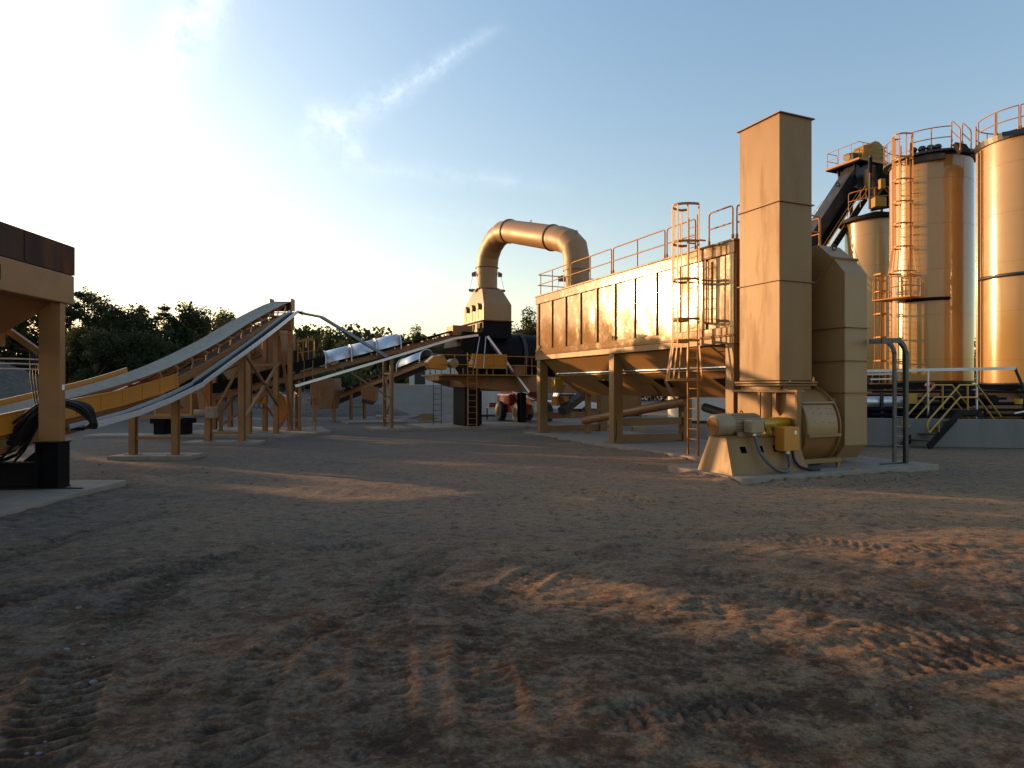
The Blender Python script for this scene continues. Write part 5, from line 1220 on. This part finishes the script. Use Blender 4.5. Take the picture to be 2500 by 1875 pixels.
part('gate_bracket', MB().beam((AX-1.78, AY-.9, zt-.32), (AX-.55, AY-1.95, zt-.40), .2, .22), 'darkst', tA)
# pipes, bands, rods down the shells
for an in (161, 171): part('down_pipe', MB().tube([Vector((BX+(BR+.05)*math.cos(R(an)), BY+(BR+.05)*math.sin(R(an)), z)) for z in (2.32, BT-.1)], (.05) if an == 161 else .028, 8), 'silo' if an == 161 else 'dull', tB)
part('down_pipe', MB().tube([Vector((BX+(BR+.05)*math.cos(R(155)), BY+(BR+.05)*math.sin(R(155)), z)) for z in (2.32, BT-.1)], .035, 8), 'silo', tB)
part('shell_bracket', MB().tube(arcpts(BX, BY, BR+.05, 166, 250, 6.9, 14), .075, 6), 'bluegrey', tB)
# upper ladder on the middle silo
ang = R(207); ld = Vector((math.cos(ang), math.sin(ang), 0)); lw = Vector((-ld.y, ld.x, 0)); base = Vector((AX, AY, 0))+ld*(AR+.22)
ladA = part('caged_ladder', ladder(MB(), base+Z3*6.35, base+Z3*13.9, lw*.46, r=.026), 'railpaint', tA)
part('cage', cage(MB(), base, lw, ld, (7.7, 8.9, 10.0, 11.05, 12.1, 13.15, 14.25), flare=True, rad=.42, nv=6, hoopw=.075), 'railpaint', ladA)
mb = MB()
for z in (7.5, 9.5, 11.5, 13.0): mb.beam(base+lw*.23+Z3*z, base+lw*.23-ld*.25+Z3*z, .04, .04); mb.beam(base-lw*.23+Z3*z, base-lw*.23-ld*.25+Z3*z, .04, .04)
part('stand_offs', mb, 'railpaint', ladA)
zp = 6.42
c_ = Vector((AX, AY, 0))+ld*(AR+.62)-lw*-.35
part('rest_platform', MB().hexa([base+ld*-.15-lw*1.15+Z3*zp, base+ld*.85-lw*1.15+Z3*zp, base+ld*.85+lw*.75+Z3*zp, base+ld*-.15+lw*.75+Z3*zp]+[q+Z3*.06 for q in (base+ld*-.15-lw*1.15+Z3*zp, base+ld*.85-lw*1.15+Z3*zp, base+ld*.85+lw*.75+Z3*zp, base+ld*-.15+lw*.75+Z3*zp)]), 'railpaint', tA)
part('handrail', rail(MB(), [base+lw*.72+Z3*(zp+.06), base+lw*.72+ld*.8+Z3*(zp+.06), base-lw*.3+ld*.8+Z3*(zp+.06)], 1.0, .026, posts=2), 'railpaint', tA)
part('handrail', rail(MB(), [base-lw*1.1+Z3*(zp+.06), base-lw*1.1+ld*.8+Z3*(zp+.06)], 1.0, .026, posts=1), 'railpaint', tA)
part('shell_bracket', MB().tube(arcpts(AX, AY, AR+.06, 205, 262, zp-.05, 14), .085, 6), 'black', tA)
# lower ladder tower
lb0 = base-lw*.70+ld*.25
ladL = part('caged_ladder', ladder(MB(), lb0+Z3*.4, lb0+Z3*7.6, ld*.46, r=.026), 'railpaint', tA)
part('cage', cage(MB(), lb0, ld, -lw, (2.35, 3.5, 4.65, 5.8, 6.9, 7.75), flare=True, rad=.40, nv=5, hoopw=.075), 'railpaint', ladL)
# slat conveyor to the top of the far silo
PP = WP(2097, 385, 42.0); PF = Fr(PP.x, PP.y, ANG); pz = PP.z
t = thing('slat_conveyor', 'dark sloping slat conveyor with a stairway and railed head platform above the far silo', 'conveyor', (14, 42, 0))
top = PF.P(1.2, 1.35, pz-1.2); dn = Vector((-.916*.62, -.402*.62+.25, -.92)).normalized()
a_ = WP(2072, 436, 43.2); b_ = WP(1972, 590, 43.6); dn = (b_-a_).normalized(); foot = a_+dn*((a_.z+.2)/-dn.z)
part('casing', MB().beam(a_-dn*.8, foot, .95, .78, side=(0.35, -.93, 0)), 'bluegrey', t, bevel=.02)
mb = MB()
for k in range(26):
    p = a_+dn*(k*.55); mb.beam(p+Vector((-.18, -.62, .0)), p+Vector((-.18, -.62, .02)), .05, .05)
b2 = part('casing_underside', MB().beam(a_-dn*.2+Vector((.62, .1, -.50)), foot+Vector((.62, .1, -.5)), .9, .45, side=(0.35, -.93, 0)), 'black', t)
part('platform_deck', MB().box(PF, -.02, 2.5, -.02, 2.75, pz-.16, pz-.02), 'black', t)
part('platform_edge', MB().box(PF, -.06, 2.54, -.06, -.022, pz-.1, pz+.02).box(PF, -.06, -.022, -.02, 2.79, pz-.1, pz+.02), 'railpaint', t)
part('platform_frame', MB().box(PF, .6, 2.0, .7, 2.3, pz-.75, pz-.165), 'black', t)
part('head_strut', MB().beam(PF.P(.5, .3, pz-.1), a_+Vector((.1, -.4, -.1)), .12, .12), 'black', t)
part('head_strut', MB().beam(PF.P(2.0, .5, pz-.1), a_+Vector((-.3, .4, -.3)), .12, .12), 'black', t)
part('handrail', rail(MB(), [PF.P(2.45, 1.0, pz), PF.P(2.45, .02, pz), PF.P(.02, .02, pz), PF.P(.02, 2.7, pz), PF.P(1.5, 2.7, pz)], 1.05, .022, posts=7), 'railpaint', t)
c = PF.P(.9, 2.25, pz+.74); ax = Vector((.45, -.9, 0)).normalized()
part('drive_guard', MB().cyl(c-ax*.45, c+ax*.45, .82, 14), 'mustard', t, label='large round mustard drive guard on the head platform')
part('guard_nose', MB().prism([PF.P(.25, .75, pz+.15), PF.P(.25, 1.6, pz+.05), PF.P(.25, 1.9, pz+1.3), PF.P(.25, .75, pz+1.0)], U3*.7), 'mustard', t)
part('drive_motor', MB().cyl(PF.P(1.0, .1, pz+.35), PF.P(1.0, .85, pz+.5), .26, 14), 'bluegrey', t); part('gear_box', MB().box(PF, .5, 1.1, .15, .55, pz, pz+.55), 'darkst', t, bevel=.05)
part('discharge_boot', MB().prism([a_+Vector((.15, -.5, .35)), a_+Vector((1.1, -.5, .9)), a_+Vector((2.2, -.5, .3)), a_+Vector((1.5, -.5, -1.2)), a_+Vector((.5, -.5, -1.3))], (0, 1.2, 0)), 'bluegrey', t)
mb = MB().cyl((CX_+.2, CY_-.2, AT+.6), (CX_+.2, CY_-.2, pz-.8), .5, 16, .8); part('batcher', mb, 'rust', t)
for dx, dy in ((-.9, -1.0), (1.2, -1.0), (1.0, 1.1), (-1.0, 1.1)): part('tower_leg', MB().beam((CX_+dx, CY_+dy, AT+.2), (CX_+dx*.9, CY_+dy*.9, pz-.2), .14, .14), 'darkst', t)
part('tower_brace', MB().beam((CX_-.9, CY_-1.05, AT+.4), (CX_+1.1, CY_-1.05, pz-.6), .1, .1), 'darkst', t)
part('tower_brace', MB().beam((CX_+1.2, CY_-1.05, AT+.3), (CX_-.8, CY_-1.05, AT+2.2), .1, .1), 'darkst', t)
so_ = Vector((1.0, -.8, -1.0)); mb = MB(); u0 = a_+so_+dn*.9; L = 10.5
for s in (0, .6): mb.beam(u0+Vector((-.1, -s, 0)), u0+Vector((-.1, -s, 0))+dn*L, .05, .22)
st = part('stairway', mb, 'black', t); mb = MB()
for k in range(int(L/.27)): mb.beam(u0+dn*(k*.27)+Vector((-.1, .0, 0)), u0+dn*(k*.27)+Vector((-.1, -.6, 0)), .2, .03)
part('treads', mb, 'darkst', st)
mb = MB()
for h, s in ((.95, -.62), (.5, -.62), (.95, .02)):
    mb.tube([u0+Vector((-.1, s, h)), u0+Vector((-.1, s, h))+dn*L], .026, 6)
for k in range(6): q = u0+dn*(k*L/5)+Vector((-.1, -.62, 0)); mb.tube([q, q+Z3*.95], .024, 6)
part('handrail', mb, 'yellow', t)
part('handrail', rail(MB(), [CC for CC in arcpts(CX_, CY_, CR+.3, 195, 262, zt, 10)], 1.05, .026, posts=2), 'railpaint', t)
part('far_handrail', rail(MB(), [WP(1972, 575, 46), WP(2008, 525, 46.5), WP(2030, 525, 46.5)], 1.0, .02, posts=1), 'alu', t)
part('cage_balcony', rail(MB(), [WP(2150, 443, 41.4), WP(2168, 440, 41.2)], .75, .022, posts=2), 'railpaint', t)
part('lamp_box', MB().box(Fr(22.4, 40.1, 0), 0, .3, 0, .3, zt+.9, zt+1.5), 'mustard', t, bevel=.02); part('lamp_box', MB().box(Fr(23.8, 40.1, 0), 0, .3, 0, .3, zt+.7, zt+1.6), 'mustard', t, bevel=.02)
part('lifting_eye', eye(MB(), WP(2045, 455, 43.0), .12, .03), 'black', t)
r = random.Random(8)
for k in range(9):
    x, y = CX_+r.uniform(-1.3, 1.2), CY_-1.3+r.uniform(-.1, .3); z = CT+.3+r.uniform(0, 2.6)
    part('tower_beam', MB().beam((x, y, z), (x+r.choice((0, .9, 1.6)), y, z+r.choice((0, .6, 1.4))+.3), .12, .14), 'black', t)
part('surge_bin', MB().tube([Vector((CX_+.2, CY_-.3, CT+1.0)), Vector((CX_+.2, CY_-.3, CT+2.6)), Vector((CX_+.2, CY_-.3, CT+3.4))], 0, 16, rs=[.4, 1.0, 1.0]), 'black', t)
part('motor_box', MB().box(Fr(22.0, 40.2, 0), 0, .7, 0, .5, CT+.5, CT+1.1), 'mustard', t, bevel=.03)

# ---------------------------------------------------------------- containment wall, stair, tanks
t = single('containment_wall', MB().prism([Vector(q) for q in ((12.2, 24.85, 0), (13.4, 24.6, 0), (18.8, 23.3, 0), (30, 20.6, 0), (30.1, 20.85, 0), (18.85, 23.55, 0), (13.45, 24.85, 0), (12.25, 25.1, 0))], (0, 0, 1.03)), 'wallcon', 'long low grey concrete wall in front of the silos and tanks', 'wall', loc=(16, 24, 0), bevel=.015)
slab([(12.5, 24.9), (30, 20.9), (34, 40), (14, 44)], .06)
SF = Fr(14.80, 23.30, math.atan2(.402, .916))          # a climbs to the right and away, -b is away from the camera
t = thing('crossover_stair', 'black steel crossover stair with yellow handrails stepping over the concrete wall', 'stair', SF.P(0, -.45, 0))
w_ = .92
for b in (0, -w_):
    part('stringer', MB().beam(SF.P(0, b, .05), SF.P(1.80, b, 1.28), .05, .25), 'black', t)
    part('stringer', MB().beam(SF.P(2.75, b, 1.28), SF.P(4.2, b, .1), .05, .25), 'black', t)
    part('landing_beam', MB().beam(SF.P(1.75, b, 1.26), SF.P(2.8, b, 1.26), .05, .2), 'black', t)
    mb = MB()
    for h in (.92, .46):
        P_ = [SF.P(.05, b, .12+h), SF.P(1.75, b, 1.36+h), SF.P(2.75, b, 1.36+h), SF.P(4.2, b, .15+h)]; mb.tube(P_, .03, 8)
    mb.tube([SF.P(.05, b, .12+.92), SF.P(-.06, b, .12+.75), SF.P(-.02, b, .12+.5), SF.P(.05, b, .12+.46)], .03, 8)
    for a, z in ((1.75+.45, 1.34),): mb.tube([SF.P(a, b, z), SF.P(a, b, z+.94)], .03, 8)
    mb.tube([SF.P(.6, b, .5), SF.P(.55, b, .5+.5)], .025, 6)
    part('handrail', mb, 'yellow', t)
part('landing', MB().box(SF, 1.72, 2.82, -w_+.03, -.03, 1.34, 1.37), 'darkst', t)
for k in range(5): part('tread', MB().box(SF, .2+k*.33, .42+k*.33, -w_+.03, -.03, .24+k*.225, .265+k*.225), 'darkst', t)
t = thing('asphalt_tank', 'long low brown horizontal tank lying under a black beam behind the wall', 'tank', (17.5, 28.6, 0))
TF = Fr(14.2, 28.2, math.atan2(-.05, 1))
mb = MB().cyl(TF.P(-1.5, 0, 1.25), TF.P(9.2, 0, 1.25), .82, 36); part('tank_shell', mb, 'dull', t)
mb = MB()
for a in (-.8, 2.4, 5.6): part('saddle', MB().box(TF, a, a+.3, -.6, .6, .07, .7), 'black', t)
part('dark_manifold', MB().box(TF, -2, 8.4, .6, .75, 2.12, 2.32), 'black', t)
t = thing('pump_skid', 'dark cluttered pump skid with black pipes behind the concrete wall', 'pump skid', (17, 26.6, 0))
for z, y, x0, x1, r_ in ((1.32, 25.6, 13.2, 24, .05), (1.55, 25.9, 13.0, 24, .07), (1.75, 26.2, 13.2, 19.5, .05), (2.02, 26.0, 13, 22.6, .05), (1.12, 25.5, 14, 24, .06)):
    part('pipe', MB().tube([(x0, y+.1, z), (x1, y-.35, z)], r_, 8), 'black', t)
part('housing', MB().box(Fr(13.2, 26.6, 0), 0, 2.8, -.9, 0, .1, 1.9), 'black', t, bevel=.02)
part('housing', MB().box(Fr(16.6, 26.6, 0), 0, 1.6, -.9, 0, .1, 1.5), 'darkst', t, bevel=.02)
part('round_tank', MB().cyl((13.8, 26.0, 1.62), (15.6, 25.9, 1.62), .22, 16), 'galv', t)
part('burner', MB().cyl((17.9, 25.8, 1.75), (17.9, 26.9, 1.75), .38, 18), 'black', t)
part('burner', MB().cyl((18.6, 25.3, 1.7), (18.6, 26.4, 1.7), .2, 14), 'black', t)
for x, z in ((16.3, 2.25), (22.6, 2.35), (23.0, 1.7)):
    part('red_valve', MB().cyl((x, 25.4, z), (x, 25.7, z), .13, 12).ball((x, 25.35, z), .08, 6), 'red', t)
for x in (20.0, 21.2): part('pale_hose', MB().tube(cr([Vector((x, 25.0, 2.0)), Vector((x-.1, 24.95, 1.6)), Vector((x-.3, 24.9, 1.35)), Vector((x-.9, 24.9, 1.2))]), .03, 8), 'white', t)
part('pale_hose', MB().tube(cr([Vector((22.0, 25, 2.1)), Vector((21.9, 25, 1.7)), Vector((21.9, 24.9, 1.3))]), .04, 8), 'white', t)
part('yellow_cap', MB().cyl((19.4, 25.1, 1.55), (19.4, 25.1, 1.75), .13, 10), 'yellow', t)
for x in (14.5, 16.2, 18.6, 20.1, 22.4): part('stand', MB().beam((x, 25.7, .1), (x, 25.7, 2.0), .1, .1), 'darkst', t)
part('control_cabinet', MB().box(Fr(15.3, 25.3, 0), 0, .35, -.25, 0, 1.55, 1.95), 'yellow', t, bevel=.01)
t = thing('pipe_rail', 'bright pale square pipe running level on thin posts behind the wall', 'pipe', (17, 25.4, 1.0))
pr0, pr1 = WP(2100, 906, 25.6), WP(2478, 899, 24.6)
mb = MB().beam(pr0, pr1, .1, .11); part('pipe', mb, 'white', t)
part('pipe', MB().beam(WP(2100, 914, 25.7), WP(2180, 913, 25.6), .06, .07), 'white', t); part('pipe', MB().beam(WP(2125, 926, 25.7), WP(2176, 925, 25.6), .06, .06), 'white', t)
for px in (2266, 2385): p = WP(px, 903, 25.1); part('post', MB().tube([(p.x, p.y, 1.0), (p.x, p.y, p.z-.05)], .035, 8), 'alu', t)
part('drop_pipe', MB().beam(pr1, WP(2500, 950, 24.4), .06, .09), 'darkst', t)

# ---------------------------------------------------------------- things in the distance
def container(fr, L, W, H, label, m='offwhite', ribs=14, z=.02):
    t = thing('shipping_container', label, 'container', fr.P(L/2, 0, z))
    mb = MB(); n = ribs*4; pts = []
    for i in range(n+1):
        a = L*i/n; o = (0, .035, .035, 0)[i % 4]; pts.append((a, o))
    for (a0, o0), (a1, o1) in zip(pts, pts[1:]): mb.add([fr.P(a0, o0, z+.12), fr.P(a1, o1, z+.12), fr.P(a1, o1, z+H-.1), fr.P(a0, o0, z+H-.1)], [(0, 1, 2, 3)])
    part('side_wall', mb, m, t); part('body', MB().box(fr, .01, L-.01, -W, -.04, z+.1, z+H-.05), m, t)
    part('top_rail', MB().box(fr, -.02, L+.02, -W, .05, z+H-.1, z+H), m, t); part('bottom_rail', MB().box(fr, -.02, L+.02, -W, .05, z, z+.12), 'darkst', t)
    for a in (0, L-.1): part('corner_post', MB().box(fr, a, a+.1, -.02, .052, z+.121, z+H-.101), m, t)
    return t
p = WP(1146, 1015, 49.5); container(Fr(-3.5, 49.0, R(6)), 3.0, 2.4, 2.35, 'weathered white container standing behind the drum frame ladder', ribs=4)
p = G(1150, 1022); container(Fr(4.2, 50.0, R(-4)), 5.6, 2.4, 2.0, 'sunlit cream container seen through the gap under the dust collector hopper', m='tan', ribs=5)
container(Fr(10.4, 40.0, R(8)), 5.4, 2.4, 1.75, 'dusty cream container behind the cross beams of the dust collector', m='offwhite', ribs=4)
t = thing('site_building', 'plain white shed far behind the yard, left of the drum frame', 'building', (-10, 74, 2.45))
Wb = Fr(-11.6, 74, R(0)); part('wall', MB().box(Wb, 0, 7.5, -6, 0, 2.4, 4.5), 'offwhite', t); part('roof', MB().prism([Wb.P(-.2, .2, 4.5), Wb.P(7.7, .2, 4.5), Wb.P(7.7, -3, 5.1), Wb.P(-.2, -3, 5.1)], (0, 0, .08)), 'galv', t)
for a in (.6,): part('door', MB().box(Wb, a, a+1.2, .002, .03, 2.5, 4.0), 'darkst', t)
# telehandler
def wheel(t, fr, a, b, r_, w, z0=0):
    wm = MB().tube([fr.P(a, b-w/2, z0+r_), fr.P(a, b-w/2+.06, z0+r_), fr.P(a, b+w/2-.06, z0+r_), fr.P(a, b+w/2, z0+r_)], 0, 26, rs=[r_*.88, r_, r_, r_*.88])
    for k in range(16):
        an = 2*math.pi*k/16; c, s = math.cos(an)*r_, math.sin(an)*r_; wm.beam(fr.P(a+c, b-w/2+.03, z0+r_+s), fr.P(a+c, b+w/2-.03, z0+r_+s), .05, .06)
    o = part('wheel', wm, 'rubber', t)
    part('rim', MB().cyl(fr.P(a, b-w/2-.01, z0+r_), fr.P(a, b+w/2+.01, z0+r_), r_*.5, 16), 'rust', o)
    return o
VF = Fr(-1.2, 40.6, R(38))
t = thing('telehandler', 'red rough-terrain telehandler with big ribbed tyres parked under the drum frame', 'telehandler', VF.P(1.8, 0, 0))
VF = Fr(.15, 43.2, R(-68))
part('chassis', MB().box(VF, -1.0, 3.6, -.75, .75, .55, 1.05), 'red', t, bevel=.04)
part('engine_hood', MB().box(VF, -.9, 1.3, .1, .9, 1.052, 1.75), 'red', t, bevel=.08)
cabp = part('cab', MB().prism([VF.P(.9, -.85, 1.05), VF.P(2.5, -.85, 1.05), VF.P(2.4, -.85, 2.3), VF.P(1.1, -.85, 2.4)], VF.P(0, .9, 0)-VF.P(0, 0, 0)), 'red', t, bevel=.05)
part('window', MB().prism([VF.P(1.15, -.86, 1.4), VF.P(2.35, -.86, 1.4), VF.P(2.25, -.86, 2.2), VF.P(1.2, -.86, 2.25)], VF.P(0, .92, 0)-VF.P(0, 0, 0)), 'glass', cabp)
part('boom', MB().beam(VF.P(-1.2, .35, 2.0), VF.P(4.4, .35, 1.25), .35, .4), 'red', t, bevel=.03)
part('boom_head', MB().beam(VF.P(4.3, .35, 1.3), VF.P(4.7, .35, .7), .5, .3), 'white', t, bevel=.02)
part('counterweight', MB().box(VF, -1.3, -1.0, -.7, .7, .6, 1.3), 'red', t, bevel=.05)
for a in (.0, 3.0):
    for b in (-.95, .95): wheel(t, VF, a, b, .62, .42)
# pickup
VF = Fr(1.2, 50.0, R(8))
t = thing('pickup_truck', 'white pickup truck partly hidden behind the red telehandler', 'pickup', VF.P(2.6, 0, 0))
B_ = VF.P(0, 1.9, 0)-VF.P(0, 0, 0)
part('body', MB().prism([VF.P(0, -.95, .55), VF.P(5.4, -.95, .55), VF.P(5.45, -.95, .95), VF.P(4.1, -.95, 1.15), VF.P(0, -.95, 1.15)], B_), 'white', t, bevel=.05)
part('cab', MB().prism([VF.P(2.0, -.85, 1.152), VF.P(4.1, -.85, 1.152), VF.P(3.5, -.85, 1.8), VF.P(2.2, -.85, 1.8)], B_*.9), 'white', t, bevel=.05)
part('window', MB().prism([VF.P(2.2, -.9, 1.25), VF.P(3.8, -.9, 1.25), VF.P(3.4, -.9, 1.68), VF.P(2.3, -.9, 1.68)], B_*.95), 'glass', t)
for a in (1.0, 4.3):
    for b in (-.85, .85): wheel(t, VF, a, b, .38, .25)
for b in (-.7, .7): part('headlight', MB().box(VF, 5.43, 5.47, b-.15, b+.15, .75, .92), 'glass', t)
# truck right under the collector
t = thing('work_table', 'low steel work table with small gear on it, beside the white container', 'table', (-1.4, 44.5, 0))
TF2 = Fr(-1.75, 44.2, 0); part('tabletop', MB().box(TF2, 0, 1.2, -.6, 0, .78, .84), 'alu', t); part('tool_case', MB().box(TF2, .2, .9, -.5, -.1, .842, 1.15), 'red', t, bevel=.02)
for a in (.06, 1.14):
    for b in (-.54, -.06): part('leg', MB().beam(TF2.P(a, b, 0), TF2.P(a, b, .78), .07, .07), 'rust', t)
t = thing('timber_stack', 'small stack of timber blocks at the foot of the far thin ladder', 'timber', (-5.6, 43, 0))
r = random.Random(2)
for i in range(6): part('timber', MB().box(Fr(-5.9+r.uniform(-.1, .1), 41.5+.2*(i % 2), R(r.uniform(-14, 14))), 0, .9, -.18, 0, .06+(i//2)*.16, .21+(i//2)*.16), 'wood', t, bevel=.01)
t = thing('pallet', 'pale timber pallet lying on the gravel under the drum platform', 'pallet', (-9.1, 46.5, 0))
for k in range(5): part('board', MB().box(Fr(-9.6, 46.2, R(12)), 0, 1.2, -.2-k*.24, -.06-k*.24, .16, .19), 'wood', t)
for a in (0, .55, 1.1): part('bearer', MB().box(Fr(-9.6, 46.2, R(12)), a, a+.1, -1.2, 0, .0, .158), 'wood', t)
mound('earth_heap', -6.1, 46, 1.2, .9, .3, 'brushm', 'small dark earth heap on the gravel left of the far ladder', 3.3, cat='earth heap')
for i, (px, py, lb) in enumerate(((985, 965, 'low grey rubble heap on the gravel behind the cross-braced tower'), )):
    p = G(px, py+5); mound('rubble_heap', p.x, 60, 2.6, 1.6, .7, 'gravel', lb, 5.1, cat='rubble')
t = thing('wood_block', 'small yellowish timber block on the ground beyond the dust collector cross beams', 'timber', (6.4, 31.3, .1))
q = G(1560, 1052, .1); part('block', MB().box(Fr(q.x, q.y, .2), -.35, .3, -.15, .15, .1, .32), 'wood', t, bevel=.01)
t = thing('marker_post', 'short tan post standing on the slab beyond the dust collector cross beams', 'post', G(1563, 1030, .1))
part('post', MB().beam(G(1563, 1040, .1), G(1563, 1040, .1)+Z3*.95, .09, .09), 'tan', t)
